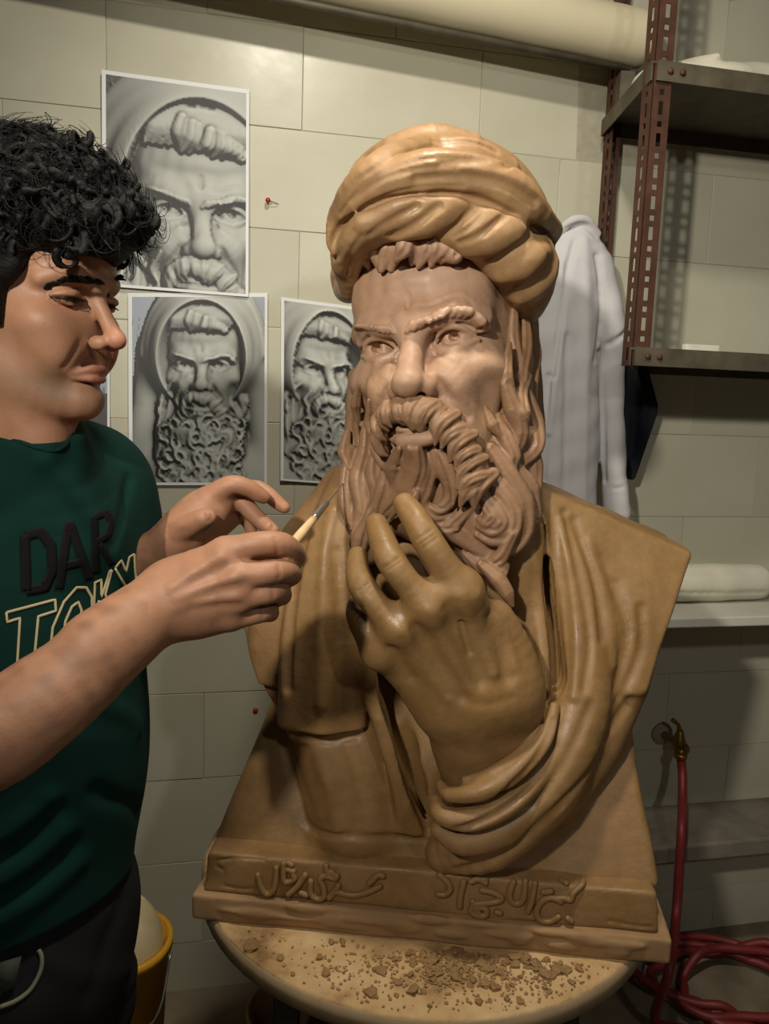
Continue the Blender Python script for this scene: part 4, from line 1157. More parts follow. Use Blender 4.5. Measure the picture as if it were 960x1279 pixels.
hair = HAIRC.build('hair', HAIRM, None); set_parent(hair, person)
def strands():
    r = np.random.default_rng(8); V = []; F = []
    def add(P, w):
        P, _ = spline(P, 1, 4); n = len(P); b = len(V)
        T = np.gradient(P, axis=0)
        for i in range(n):
            a = np.cross(T[i], FW); a /= np.linalg.norm(a) + 1e-9; c = np.cross(T[i], a); c /= np.linalg.norm(c) + 1e-9
            ww = w * (1 - .75 * i / n)
            for q in range(3): V.append(P[i] + ww * (math.cos(q * 2.094) * a + math.sin(q * 2.094) * c))
        for i in range(n - 1):
            for q in range(3): F.append((b + i * 3 + q, b + i * 3 + (q + 1) % 3, b + i * 3 + 3 + (q + 1) % 3, b + i * 3 + 3 + q))
    cen = G(0, -.06, .06)
    for k in range(5200):
        d = r.normal(size=3); d /= np.linalg.norm(d)
        if d[2] < -.05: continue
        dd = d[0] * ma + d[1] * mb + d[2] * mc
        ts = np.arange(.16, .03, -.0025); v = HAIRC.sample(cen[None] + dd[None] * ts[:, None]); j = np.argmax(v < 0)
        o = cen + dd * (ts[j] - .003)
        a = np.cross(dd, r.normal(size=3)); a /= np.linalg.norm(a); b = np.cross(dd, a); rad = r.uniform(.005, .016); ph = r.uniform(0, 6.28)
        q = np.linspace(0, r.uniform(1.5, 5), 7)
        add(o[None] + (rad * (np.cos(q + ph) - math.cos(ph)))[:, None] * a + (rad * (np.sin(q + ph) - math.sin(ph)))[:, None] * b + dd[None] * (np.linspace(0, r.uniform(.002, .012), 7))[:, None], .0006)
    for l in ([(96, 296), (98, 306), (108, 312), (122, 312), (132, 304)], [(108, 298), (116, 310), (128, 316), (140, 314), (146, 306), (144, 298)], [(112, 300), (120, 316), (126, 322)],
              [(130, 300), (140, 312), (147, 310), (148, 300), (140, 292)], [(150, 302), (149, 316), (150, 322)], [(86, 300), (80, 312), (74, 322)], [(60, 170), (64, 150), (56, 140), (62, 156)]):
        add(np.array([Q(x, y, .775 if y > 200 else .86) for x, y in l]), .0009)
    o = mesh_obj('loose_strands', V, F, HAIRM); o['kind'] = 'stuff'; set_parent(o, person)
strands()
# ---- eyebrows and lashes
def brows():
    r = np.random.default_rng(3)
    for s_, line, n in ((-1, [(60, 357), (74, 351), (94, 348), (114, 350), (131, 354)], 60), (1, [(147, 349), (153, 345), (160, 343)], 16)):
        L, _ = spline(np.array(line, float), 1, 8)
        P0 = BODY.on([tuple(q) for q in L[::4]])
        C = Clay(P0.min(0) - .02, P0.max(0) + .02, .0013)
        for k in range(n):
            q = L[int(r.uniform(0, len(L) - 1))]; t = (q[0] - line[0][0]) / (line[-1][0] - line[0][0])
            wd = 4.2 * (.45 + .55 * math.sin(math.pi * min(1, .15 + .8 * t)))
            y0 = q[1] + r.uniform(-wd, wd)
            C.path(BODY.on([(q[0] + 5, y0 + 1.5), (q[0], y0), (q[0] - 5, y0 + 1)], .0003), [.0006, .0015, .0009], .0006, sub=1)
        o = C.build('eyebrow', HAIRM, None); set_parent(o, person)
    C = Clay(G(0, 0, 0) - .07, G(0, 0, 0) + .07, .0013)
    for s_ in (-1, 1):
        for k in range(14):
            t = k / 13; a = .018 + .030 * t
            p0 = G(s_ * a, .0068 - .014 * t * t, -.0050); p1 = G(s_ * (a + .002), .0120 - .014 * t * t, -.0080)
            C.path([p0, p1], [.0011, .0006], .0003)
    o = C.build('eyelashes', HAIRM, None); o['kind'] = 'stuff'; set_parent(o, person)
brows()
# ---- t-shirt
def mat_cloth(name, col, var=.15, rough=.9, scale=500):
    t = NT(name); n = t.noise(scale, 2); n2 = t.noise(6, 3)
    r = t.ramp(n2.outputs['Fac'], [(.3, tuple(c * (1 - var) for c in col)), (.7, tuple(c * (1 + var) for c in col))]); t.l(r.outputs[0], t.b.inputs['Base Color'])
    t.b.inputs['Roughness'].default_value = rough; t.b.inputs['Specular IOR Level'].default_value = .2
    t.b.inputs['Sheen Weight'].default_value = .0
    b = t.bump(n.outputs['Fac'], .25, .0008); t.l(b.outputs[0], t.b.inputs['Normal'])
    return t.m
GREEN = mat_cloth('dark_green_jersey', srgb(4, 42, 36))
def tshirt():
    C = Clay((-0.80, 0.60, 0.76), (-0.18, 1.20, 1.50), 0.0030 * QUAL)
    # chest, belly, shoulders
    C.path([Q(8, 660, .945), Q(8, 800, .945), Q(12, 950, .945), Q(14, 1090, .945)], [.138, .146, .152, .150], .03, sub=3)
    C.ell(Q(60, 720, .965), (.110, .100, .15), None, .05)
    C.ell(Q(70, 900, .960), (.105, .100, .17), None, .05)
    C.path([Q(-110, 650, .86), Q(0, 605, .93), Q(100, 610, 1.0)], [.075, .080, .066], .04, sub=3)
    # far sleeve
    C.path([Q(96, 600, 1.0), Q(138, 640, 1.01), Q(150, 672, 1.015)], [.066, .060, .058], .03, sub=3)
    C.path([Q(132, 690, 1.005), Q(160, 760, .985)], [.07, .062], .006, 'sub')
    # near sleeve, out of frame
    C.path([Q(-110, 650, .86), Q(-150, 760, .775)], [.076, .070], .03)
    # cloth over the base of the neck, cut along the neckline
    n0 = G(0, -.085, -.075); n1 = Q(8, 600, .91)
    C.path([(n0 + n1) / 2, n1], [.064, .078], .03)
    C.path([Q(-120, 640, .86), Q(10, 606, .92), Q(120, 606, 1.0)], [.070, .080, .066], .03, sub=3)
    C.path([Q(26, 520, .890), Q(48, 554, .878), Q(64, 600, .885), Q(74, 670, .90)], [.046, .044, .042, .055], .03, sub=3)
    A_, B_, C_ = Q(66, 566, .815), Q(-24, 520, .88), Q(92, 512, .97)
    nn = np.cross(B_ - A_, C_ - A_); nn /= np.linalg.norm(nn); nn = nn if nn[2] > 0 else -nn
    C.planes([(A_, nn)], .004, 'int')
    # collar rib
    # hem cut, dipping at the front
    C.planes([(Q(100, 1150, .85), np.array([.20, 0, -1]))], .004, 'int')
    # folds
    for l, wd, am in [([(0, 640), (60, 600), (90, 560)], .012, -.004), ([(30, 590), (90, 640), (130, 720)], .014, -.004), ([(60, 575), (110, 640), (150, 720)], .012, .004),
                      ([(0, 1045), (40, 1020), (60, 1000)], .014, .006), ([(0, 1100), (40, 1075), (80, 1040)], .014, .007), ([(0, 1070), (40, 1045), (70, 1015)], .012, -.006),
                      ([(0, 1125), (50, 1095), (90, 1060)], .012, -.006), ([(0, 1150), (50, 1120), (100, 1078)], .014, .006), ([(190, 930), (170, 900), (130, 880)], .012, .006),
                      ([(196, 1040), (170, 1010), (120, 990)], .012, -.006), ([(160, 600), (150, 640), (140, 680)], .008, -.004)]:
        C.ridge(C.on(l), wd, am)
    C.noise(.0022, .06, 8)
    return C
SHIRT = tshirt()
shirt = SHIRT.build('t_shirt', GREEN, None); set_parent(shirt, person)
def collar():            # ribbed neckband along the cut edge
    ring = [(-14, 536), (6, 545), (28, 553), (50, 560), (68, 563), (82, 556), (90, 542)]
    P = SHIRT.on(ring, .000)
    o = tube('neckband', P, .0024, GREEN, None, 8, 5); set_parent(o, shirt)
collar()
# ---- print on the shirt: flat letters following the cloth
PRINT_DARK = mat_cloth('dark_print', (.0045, .004, .004), .1, .8)
PRINT_CREAM = mat_cloth('cream_print', srgb(186, 170, 132), .1, .8)
def decal(name, strokes, mat, width, parent, lift=.0009):
    V = []; F = []
    for st in strokes:
        st = np.array(st, float); L = [st[0]]
        for a, b in zip(st[:-1], st[1:]):
            n = max(1, int(np.hypot(*(b - a)) / 3))
            for i in range(1, n + 1): L.append(a + (b - a) * i / n)
        L = np.array(L)
        T = np.gradient(L, axis=0); T /= np.linalg.norm(T, axis=1)[:, None] + 1e-9
        N = np.stack([-T[:, 1], T[:, 0]], 1); b0 = len(V)
        for c, nn in zip(L, N):
            for s in (-.5, -.17, .17, .5):
                q = c + nn * s * width
                y = SHIRT.hit(q[0], q[1], np.nan)
                if np.isnan(y): y = V[-1][1] + lift if V else .85
                V.append(Q(q[0], q[1], y - lift))
        for i in range(len(L) - 1):
            for s in range(3):
                F.append((b0 + i * 4 + s, b0 + i * 4 + s + 1, b0 + i * 4 + 5 + s, b0 + i * 4 + 4 + s))
    o = mesh_obj(name, V, F, mat)
    md = o.modifiers.new('thick', 'SOLIDIFY'); md.thickness = .0004
    return set_parent(o, shirt)
# upper word, dark on green: D A R K, of which the last letter turns away round the chest
decal('letter', [[(31, 668), (33, 738)], [(31, 670), (50, 664), (64, 682), (66, 712), (56, 734), (33, 738)]], PRINT_DARK, 13, shirt)
decal('letter', [[(74, 736), (86, 655), (88, 655), (112, 724)], [(79, 708), (104, 702)]], PRINT_DARK, 11, shirt)
decal('letter', [[(120, 716), (118, 644)], [(118, 646), (134, 640), (139, 652), (136, 668), (121, 678)], [(124, 680), (140, 706)]], PRINT_DARK, 9, shirt)
# lower word, cream outlines: T O K Y O
decal('letter', [[(8, 765), (69, 749), (70, 763), (48, 770), (42, 832), (44, 838)], [(8, 765), (9, 777), (25, 772), (21, 838)]], PRINT_CREAM, 3.2, shirt)
decal('letter', [[(62, 822), (66, 784), (80, 752), (96, 734), (108, 734), (115, 746), (116, 776)], [(78, 806), (82, 776), (90, 758), (98, 752), (102, 762), (101, 790)]], PRINT_CREAM, 3.2, shirt)
decal('letter', [[(117, 772), (119, 728), (127, 724), (127, 746), (131, 734), (137, 714), (140, 712)], [(140, 712), (132, 742), (136, 758)], [(122, 770), (124, 750)]], PRINT_CREAM, 2.8, shirt)
decal('letter', [[(144, 710), (152, 700), (158, 714), (162, 696), (168, 692)], [(144, 710), (157, 732), (159, 738)], [(168, 692), (170, 724)]], PRINT_CREAM, 2.6, shirt)
# ---- trousers and shoes
DENIM = mat_cloth('black_denim', (.010, .010, .011), .3, .85)
def trousers():
    C = Clay((-0.78, 0.66, 0.03), (-0.14, 1.26, 0.95), 0.006 * QUAL)
    C.path([Q(10, 1120, .95), Q(14, 1190, .95)], [.150, .150], .0)
    C.ell(Q(70, 1140, .965), (.095, .11, .10), None, .05)
    h1 = Q(40, 1230, .90); h2 = Q(80, 1240, 1.02)
    for h, dx in ((h1, -.02), (h2, .03)):
        C.path([h, np.array([h[0] + dx * .5, h[1], .46]), np.array([h[0] + dx, h[1] + .01, .05])], [.098, .070, .060], .03, sub=4)
    C.planes([(np.array([0, 0, .90]), (0, 0, 1))], .004, 'int')
    for l, wd, am in [([(150, 1130), (130, 1180), (110, 1240)], .012, -.005), ([(60, 1200), (110, 1220), (160, 1210)], .012, .005)]:
        C.ridge(C.on(l), wd, am)
    C.noise(.002, .05, 4)
    return C, h1, h2
TRO, h1, h2 = trousers()
tro = TRO.build('trousers', DENIM, None); set_parent(tro, person)
SHOE = mat_plain('dark_shoe_leather', (.02, .017, .015), .6)
for h, dx in ((h1, -.02), (h2, .03)):
    C = Clay((h[0] - .15, h[1] - .12, -.01), (h[0] + .28, h[1] + .14, .16), .006)
    C.ell((h[0] + dx + .06, h[1] + .01, .035), (.14, .048, .045)); C.ell((h[0] + dx, h[1] + .01, .07), (.055, .045, .06), None, .02)
    C.planes([(np.array([0, 0, .0]), (0, 0, -1))], 0, 'int')
    o = C.build('shoe', SHOE, None); set_parent(o, person)
# pocket opening with pale piping, grey lining patch
PIPING = mat_cloth('pale_piping', srgb(120, 118, 98), .1, .8)
GREYPATCH = mat_cloth('grey_pocket_lining', srgb(62, 66, 56), .1, .8)
def on_tro(pix, lift): return TRO.on(pix, lift)
P = on_tro([(0, 1258), (20, 1250), (38, 1236), (50, 1214), (52, 1196), (48, 1186)], .001)
o = tube('pocket_piping', P, .0026, PIPING, None, 6); set_parent(o, tro)
V = on_tro([(-4, 1202), (12, 1198), (27, 1194), (-4, 1220), (11, 1216), (23, 1212), (-4, 1242), (10, 1236), (19, 1230)], .003)
o = mesh_obj('pocket_lining', V, [(0, 1, 4, 3), (1, 2, 5, 4), (3, 4, 7, 6), (4, 5, 8, 7)], GREYPATCH); md = o.modifiers.new('t', 'SOLIDIFY'); md.thickness = .002; set_parent(o, tro)
# ---- the modelling tool in his hand
WOODH = mat_plain('pale_wood_handle', srgb(214, 182, 138), .5, 0, .1, 40)
STEEL = mat_plain('dull_steel', srgb(150, 146, 136), .35, .8, .1, 60)
y_tip = min(BEARD.hit(428, 604, 1.08), TORSO.hit(428, 604, 1.08)) - .002
t0 = Q(330, 722, .770); t1 = Q(428, 604, y_tip)
pt = lambda f: t0 + (t1 - t0) * f
tool = empty('modelling_tool', tuple(pt(.3)), 'pale wooden sculpting tool with a steel ferrule and wire tip held against the beard', 'tool')
o = tube('handle', [pt(0), pt(.15), pt(.40), pt(.56)], [.0048, .0058, .0056, .0044], WOODH, tool, 12, 3)
o = tube('ferrule', [pt(.55), pt(.62), pt(.74)], [.0047, .0046, .0036], STEEL, tool, 12, 2)
o = tube('wire_tip', [pt(.73), pt(.86), pt(1.0)], [.0016, .0012, .0009], STEEL, tool, 8, 2)
# ================================================================== printed reference pictures taped to the tiles
def hood_clay():
    C = Clay((-0.32, .86, 1.00), (0.48, 1.52, 1.92), .0045)
    C.ell(H(0, -.070, .035), np.array([.108, .125, .122]) * SH, HM)
    C.path(HP([(-.085, -.08, .02), (-.098, -.075, -.08), (-.112, -.07, -.22)]), np.array([.032, .028, .034]) * SH, .04)
    C.path(HP([(.085, -.08, .02), (.098, -.075, -.08), (.112, -.07, -.22)]), np.array([.032, .028, .034]) * SH, .04)
    C.ell(H(0, -.06, -.25), np.array([.12, .08, .10]) * SH, HM, .05)
    C.ell(H(0, -.09, .10), np.array([.070, .09, .075]) * SH, HM, .04)
    C.ell(H(0, .030, .010), np.array([.076, .125, .098]) * SH, HM, .012, 'sub')
    for s in (-1, 1):
        C.ridge(HP([(s * .02, .03, .13), (s * .06, .02, .11), (s * .09, 0, .06), (s * .10, -.01, -.02), (s * .12, .01, -.12)]), .012, -.012)
        C.ridge(HP([(s * .04, -.0, .145), (s * .085, -.03, .09), (s * .115, -.03, .0), (s * .14, -.01, -.14)]), .014, .010)
    r = np.random.default_rng(6)
    C.ell(H(0, -.030, -.175), np.array([.072, .050, .095]) * SH, HM, .01)
    for k in range(110):     # curled beard
        a, c = r.uniform(-.070, .070), r.uniform(-.27, -.105); bb = .022 - 4.5 * a * a - .0
        ph = r.uniform(0, 6.28); rad = r.uniform(.006, .012); q = np.linspace(0, r.uniform(3, 5.5), 8)
        C.path(HP([(a + rad * math.cos(ph + w_), bb + .004 * math.sin(w_), c + rad * 1.3 * math.sin(ph + w_)) for w_ in q]), np.linspace(.0042, .0026, 8) * SH, .003, sub=2)
    for k in range(14):      # locks of hair in front
        a = -.05 + .1 * k / 13
        C.path(HP([(a, .000, .092), (a + .004, .010, .078), (a - .004, .008, .062)]), np.array([.009, .008, .003]) * SH, .004)
    return C
def poster_view(yaw, ca, cc, wid, n=140, asp=1.414, hood=None):
    m_ = int(n * asp)
    y = math.radians(yaw)
    va = math.cos(y) * ha + math.sin(y) * hb; vb = math.cos(y) * hb - math.sin(y) * ha; vc = hc
    U = ((np.arange(n) + .5) / n - .5) * wid + ca; Vv = (.5 - (np.arange(m_) + .5) / m_) * wid * asp + cc
    o = E0[None, None] + SH * (U[None, :, None] * va + Vv[:, None, None] * vc)
    o = o - SH * .06 * vb - 0 * vb
    ts = np.arange(.26, -.34, -.0042)
    dep = np.full((m_, n), np.nan); hit = np.zeros((m_, n), int)
    for gi, g in enumerate((hood, HEADC, BEARD, MOU)):
        done = np.zeros((m_, n), bool); lo = np.array(g.lo); mx = np.array(g.n) - 1
        prev = np.ones((m_, n))
        for t in ts:
            P = o + vb * t
            ix = np.rint((P - lo) / g.h).astype(int)
            ok = np.all((ix > 0) & (ix < mx), axis=2) & ~done
            if not ok.any(): continue
            ii = ix[ok]; v = np.ones((m_, n)); v[ok] = g.D[ii[:, 0], ii[:, 1], ii[:, 2]]
            new = ok & (v < 0)
            if new.any():
                tt = t + .0042 * np.clip(-v / (prev - v + 1e-9), 0, 1)
                better = new & ((np.isnan(dep)) | (tt > dep)); dep[better] = tt[better]; hit[better] = gi + 1
                done |= new
            prev = np.where(ok, v, prev)
    ok = ~np.isnan(dep)            # refine on the smooth field
    for gi, g in enumerate((hood, HEADC, BEARD, MOU)):
        mk = hit == gi + 1
        if not mk.any(): continue
        t1 = dep[mk].copy(); oo = o[mk]; a_ = t1 - .006; b_ = t1 + .006
        for _ in range(7):
            c_ = (a_ + b_) / 2; v = g.sample(oo + vb[None] * c_[:, None]); ins = v < 0
            a_ = np.where(ins, c_, a_); b_ = np.where(ins, b_, c_)
        dep[mk] = (a_ + b_) / 2
    bg = np.isnan(dep); d = np.where(bg, np.nanmin(dep) - .05, dep)
    k = np.array([1, 2, 1]) / 4.0
    sm = lambda A: np.apply_along_axis(lambda q: np.convolve(np.pad(q, 1, 'edge'), k, 'valid'), 0, np.apply_along_axis(lambda q: np.convolve(np.pad(q, 1, 'edge'), k, 'valid'), 1, A))
    d = sm(d)
    px = wid * SH / n
    gy, gx = np.gradient(d, px)
    N = np.stack([-gx, gy, np.ones_like(d)], 2); N /= np.linalg.norm(N, axis=2)[:, :, None]
    L = np.array([.42, .55, .72]); L /= np.linalg.norm(L)
    sh = np.clip(N @ L, 0, 1) * .85 + .15 * np.clip(N @ np.array([-.7, .1, .7]), 0, 1)
    bl = d.copy()
    for _ in range(14): bl = sm(bl)
    ao = np.clip(1 + (d - bl) * 34, .12, 1.25)
    val = np.clip(-.03 + .74 * sh ** 1.25 * ao ** 1.3, .012, 1)
    col = val[:, :, None] * np.array([.80, .82, .76])
    vv, uu = np.mgrid[0:m_, 0:n] / np.array([m_, n])[:, None, None]
    bgc = np.where((vv < .42)[:, :, None], np.array([.34, .38, .44]), np.array([.085, .075, .085]))
    streak = ((uu * 23 + vv * 3) % 1 < .10) & (vv > .12) & (vv < .42)
    bgc = np.where(streak[:, :, None], bgc * .55, bgc)
    col = np.where(bg[:, :, None], bgc, col)
    b = np.minimum(np.minimum(uu, 1 - uu) * 1.0, np.minimum(vv, 1 - vv) * asp)
    col[b < .022] = (.78, .79, .80)
    return col
PAPER = NT('printed_paper'); _a = PAPER.n('Attribute'); _a.attribute_name = 'print'; PAPER.l(_a.outputs['Color'], PAPER.b.inputs['Base Color'])
PAPER.b.inputs['Roughness'].default_value = .48; _n = PAPER.noise(5, 2); _b = PAPER.bump(_n.outputs['Fac'], .08, .01); PAPER.l(_b.outputs[0], PAPER.b.inputs['Normal'])
PAPER = PAPER.m
def poster(quad, col, label, lift=.006):
    m_, n = col.shape[:2]
    cs = []
    for q in quad: cs.append(pix_off(q[0], q[1], lift))      # tl, tr, br, bl
    tl, tr, br, bl = cs
    u = np.linspace(0, 1, n + 1)[None, :, None]; v = np.linspace(0, 1, m_ + 1)[:, None, None]
    P = (tl * (1 - u) + tr * u) * (1 - v) + (bl * (1 - u) + br * u) * v
    P = P + WN * (.0022 * np.sin(u * 5 + v * 3) * 0 + .004 * (np.abs(u - .5) * 2) ** 6 * np.abs(v - .3))
    idx = np.arange((m_ + 1) * (n + 1)).reshape(m_ + 1, n + 1)
    F = np.stack([idx[:-1, :-1], idx[1:, :-1], idx[1:, 1:], idx[:-1, 1:]], 2).reshape(-1, 4)
    o = mesh_obj('printed_picture', P.reshape(-1, 3), F, PAPER)
    at = o.data.color_attributes.new('print', 'FLOAT_COLOR', 'CORNER')
    c = np.repeat(np.concatenate([col.reshape(-1, 3), np.ones((m_ * n, 1))], 1), 4, axis=0).astype(np.float32)
    at.data.foreach_set('color', c.ravel())
    tag(o, label, 'picture')
    return o
_hood = hood_clay()
poster([(160, 366), (334, 366), (333, 606), (161, 606)], poster_view(-4, -.005, -.043, .240, 150, 1.37, _hood), 'printed picture of a hooded bearded statue facing front, under the close-up print')
poster([(351, 371), (512, 392), (511, 612), (350, 600)], poster_view(30, .040, -.045, .250, 130, 1.36, _hood), 'printed picture of a hooded statue in three-quarter view half behind the bust')
poster([(127, 87), (311, 112), (310, 371), (128, 357)], poster_view(6, -.022, .022, .140, 150, 1.45, _hood), 'large close-up print of a frowning hooded statue face above the other prints', .011)
_c4 = poster_view(14, 0, -.03, .3, 60, 1.4, _hood)
poster([(-50, 400), (137, 398), (137, 612), (-50, 616)], _c4, 'pale print on the tiles mostly hidden behind the sculptor', .004)
del _hood
# ================================================================== turntable under the bust
DUST = NT('clay_stained_plywood')
_n1 = DUST.noise(9, 6, .65); _r = DUST.ramp(_n1.outputs['Fac'], [(.32, srgb(130, 96, 56)), (.48, srgb(190, 154, 106)), (.7, srgb(212, 182, 136))])
DUST.l(_r.outputs[0], DUST.b.inputs['Base Color']); DUST.b.inputs['Roughness'].default_value = .85
_n2 = DUST.noise(60, 5); _b = DUST.bump(_n2.outputs['Fac'], .5, .006); DUST.l(_b.outputs[0], DUST.b.inputs['Normal']); DUST = DUST.m
BLACK = mat_plain('black_painted_steel', (.012, .012, .011), .5, .2, .3, 20)
BOARDM = mat_plain('clay_smeared_board', srgb(150, 117, 80), .78, 0, .18, 14, .3)
TC = np.array([0.085, 1.215]); TR = .352; TZ = BOARD_Z
tt = empty('sculpture_stand', (TC[0], TC[1], 0), 'round plywood sculpture stand on a black steel frame under the bust', 'stand')
r0 = np.random.default_rng(1)
prof = [(.02, -.020), (TR - .004, -.020), (TR, -.016), (TR, -.003), (TR - .003, 0.0), (TR * .6, 0.0), (.02, 0.0)]
top = lathe('round_top', prof, (TC[0], TC[1], TZ - .001), (0, 0, 1), DUST, tt, 72)
ring = lathe('apron', [(.235, -.075), (.245, -.075), (.245, -.021), (.235, -.021)], (TC[0], TC[1], TZ), (0, 0, 1), BLACK, tt, 8, False)
for sx in (-1, 1):
    for sy in (-1, 1):
        o = box_obj('leg', (TC[0] + sx * .20 - .018, TC[1] + sy * .17 - .018, 0), (TC[0] + sx * .20 + .018, TC[1] + sy * .17 + .018, TZ - .022), BLACK, tt, .003)
o = box_obj('crossbar', (TC[0] - .22, TC[1] - .190, TZ - .075), (TC[0] + .22, TC[1] - .150, TZ - .022), BLACK, tt, .003)
o = box_obj('lower_shelf', (TC[0] - .24, TC[1] - .22, .330), (TC[0] + .24, TC[1] + .20, .350), BLACK, tt, .003)
# board between slab and stand
def board():
    C = Clay((-.29, .92, .66), (.44, 1.42, .73), .0028)
    C.planes([(B(0, 0, 0), -bu), (B(BW, 0, 0), bu), (B(0, 0, 0), -bv), (B(0, .365, 0), bv), (B(0, 0, .037), UPZ), (B(0, 0, 0), -UPZ)], rnd=.004)
    C.noise(.0008, .02, 1)
    # clay smears over its front edge
    r = np.random.default_rng(2)
    for k in range(26):
        a = r.uniform(.05, BW - .05)
        C.ell(B(a, -.001, r.uniform(.012, .036)), (r.uniform(.012, .035), r.uniform(.002, .004), r.uniform(.003, .009)), BF, .004)
    return C.build('support_board', BOARDM, bust)
board()
# ---- raised inscription, traced stroke by stroke
def inscription():
    words = [
        # right word
        [[(549, 1093), (558, 1101), (562, 1110), (556, 1117), (547, 1117)]],
        [[(579, 1101), (575, 1118), (574, 1132)]],
        [[(588, 1101), (597, 1098), (606, 1102)], [(596, 1097), (606, 1098)]],
        [[(602, 1112), (614, 1114), (626, 1121), (620, 1126), (604, 1128), (592, 1130), (588, 1138), (596, 1144), (606, 1143), (607, 1136), (598, 1132)], [(590, 1126), (596, 1138), (602, 1146)]],
        [[(620, 1139), (624, 1140)]],
        [[(641, 1101), (636, 1117), (640, 1127), (648, 1128), (654, 1120), (656, 1100)]],
        [[(668, 1103), (664, 1124), (659, 1138)]],
        [[(678, 1114), (688, 1113)]],
        [[(700, 1126), (688, 1121), (676, 1126), (670, 1138), (674, 1149), (686, 1151), (697, 1145)], [(692, 1122), (704, 1122), (712, 1124), (716, 1115), (726, 1106), (728, 1101)]],
        [[(701, 1099), (707, 1103)]], [[(709, 1147), (713, 1150)]],
        # left word
        [[(322, 1093), (326, 1108), (333, 1117), (341, 1112), (344, 1100), (345, 1084)]],
        [[(354, 1078), (354, 1096), (357, 1102), (367, 1098), (366, 1092)], [(360, 1086), (366, 1088)], [(359, 1077), (364, 1080)]],
        [[(381, 1093), (372, 1106), (360, 1117)], [(376, 1115), (382, 1118)]],
        [[(388, 1101), (388, 1116), (396, 1123), (404, 1120), (404, 1108), (400, 1099), (405, 1094), (418, 1097), (421, 1094)], [(407, 1081), (409, 1093)], [(414, 1089), (417, 1092)]],
        [[(411, 1121), (420, 1110), (422, 1106)], [(420, 1114), (440, 1118), (456, 1115), (470, 1109), (474, 1107)], [(461, 1103), (472, 1093), (478, 1094)]]]
    for wd_ in words:
        pts = np.array([p for s in wd_ for p in s], float)
        W3 = [SLAB.on([(x, y) for x, y in s], .003) for s in wd_]
        al_ = np.vstack(W3)
        C = Clay(al_.min(0) - .012, al_.max(0) + .012, .0012)
        for P in W3: C.path(P, .0042, .001, sub=4)
        o = C.build('letter', CLAY_BODY, None); set_parent(o, slab)
inscription()
# ---- crumbs of clay on the stand
CRUMB = mat_clay('dry_clay_crumbs', srgb(126, 96, 60), srgb(150, 116, 74), srgb(176, 144, 102), .85)
def crumb_mesh(seed):
    r = np.random.default_rng(seed); bm = bmesh.new(); bmesh.ops.create_icosphere(bm, subdivisions=1, radius=1)
    for v in bm.verts:
        v.co *= r.uniform(.5, 1.35); v.co.z *= .42
    me = bpy.data.meshes.new('clay_crumb'); bm.to_mesh(me); bm.free(); me.materials.append(CRUMB); return me
def free_of_board(p):
    a = (p - BL) @ bu; b = (p - BL) @ bv
    return not (-.012 < a < BW + .012 and -.012 < b < .38)
def crumbs():
    r = np.random.default_rng(17); meshes = [crumb_mesh(k) for k in range(7)]
    n = 0
    while n < 150:
        if r.uniform() < .7: px, py = r.normal(620, 70), 1195 + abs(r.normal(0, 24)) - 6 + (r.normal(620, 10) - 620) * .1
        else: px, py = r.uniform(290, 760), r.uniform(1160, 1262)
        p = on_z(px, py, TZ)
        if np.hypot(p[0] - TC[0], p[1] - TC[1]) > TR - .012 or not free_of_board(p): continue
        s = r.uniform(.0025, .0065) if r.uniform() < .85 else r.uniform(.007, .011)
        o = bpy.data.objects.new('clay_crumb', meshes[n % 7]); COL.objects.link(o)
        o.location = (p[0], p[1], TZ + s * .30); o.scale = (s, s, s); o.rotation_euler = (r.uniform(-.3, .3), r.uniform(-.3, .3), r.uniform(0, 6.28))
        tag(o, 'small dry brown clay crumb fallen on the round stand top', 'clay crumb', 'clay crumbs on the stand'); n += 1
    V = []; F = []
    base = [np.array(v.co) for v in meshes[0].vertices]; fs = [tuple(p.vertices) for p in meshes[0].polygons]
    k = 0
    while k < 900:
        px, py = r.uniform(280, 790), r.uniform(1158, 1268)
        if r.uniform() < .6: px = r.normal(600, 90); py = 1190 + abs(r.normal(0, 26))
        p = on_z(px, py, TZ)
        if np.hypot(p[0] - TC[0], p[1] - TC[1]) > TR - .008 or not free_of_board(p): continue
        s = r.uniform(.0008, .0024); b = len(V); q = r.uniform(0, 6.28); c_, s_ = math.cos(q), math.sin(q)
        for v in base: V.append(np.array([p[0], p[1], TZ + s * .3]) + s * np.array([c_ * v[0] - s_ * v[1], s_ * v[0] + c_ * v[1], v[2]]))
        F += [tuple(i + b for i in f) for f in fs]; k += 1
    o = mesh_obj('clay_dust', V, F, CRUMB, None, False); tag(o, 'fine clay grit strewn over the round stand top', 'clay grit', kind='stuff')
crumbs()
# ---- pale edge band of the stand's round top
EDGE = mat_plain('pale_melamine_edge', srgb(150, 128, 96), .7, 0, .15, 20)
lathe('edge_band', [(TR - .006, -.030), (TR + .002, -.030), (TR + .002, -.0045), (TR - .001, -.004)], (TC[0], TC[1], TZ), (0, 0, 1), EDGE, tt, 72)
# ---- clay bowl on the stand's lower shelf
TERRA = mat_plain('dull_terracotta', srgb(128, 92, 64), .7, 0, .15, 20)
bp_ = on_z(362, 1262, .43)
o = lathe('clay_bowl', [(.03, .001), (.045, .0), (.072, .04), (.080, .085), (.074, .085), (.066, .042), (.02, .012)], (bp_[0] + .01, max(bp_[1], 1.02), .350), (0, 0, 1), TERRA, None, 36)
tag(o, 'dull brown clay bowl under the round stand top', 'bowl')
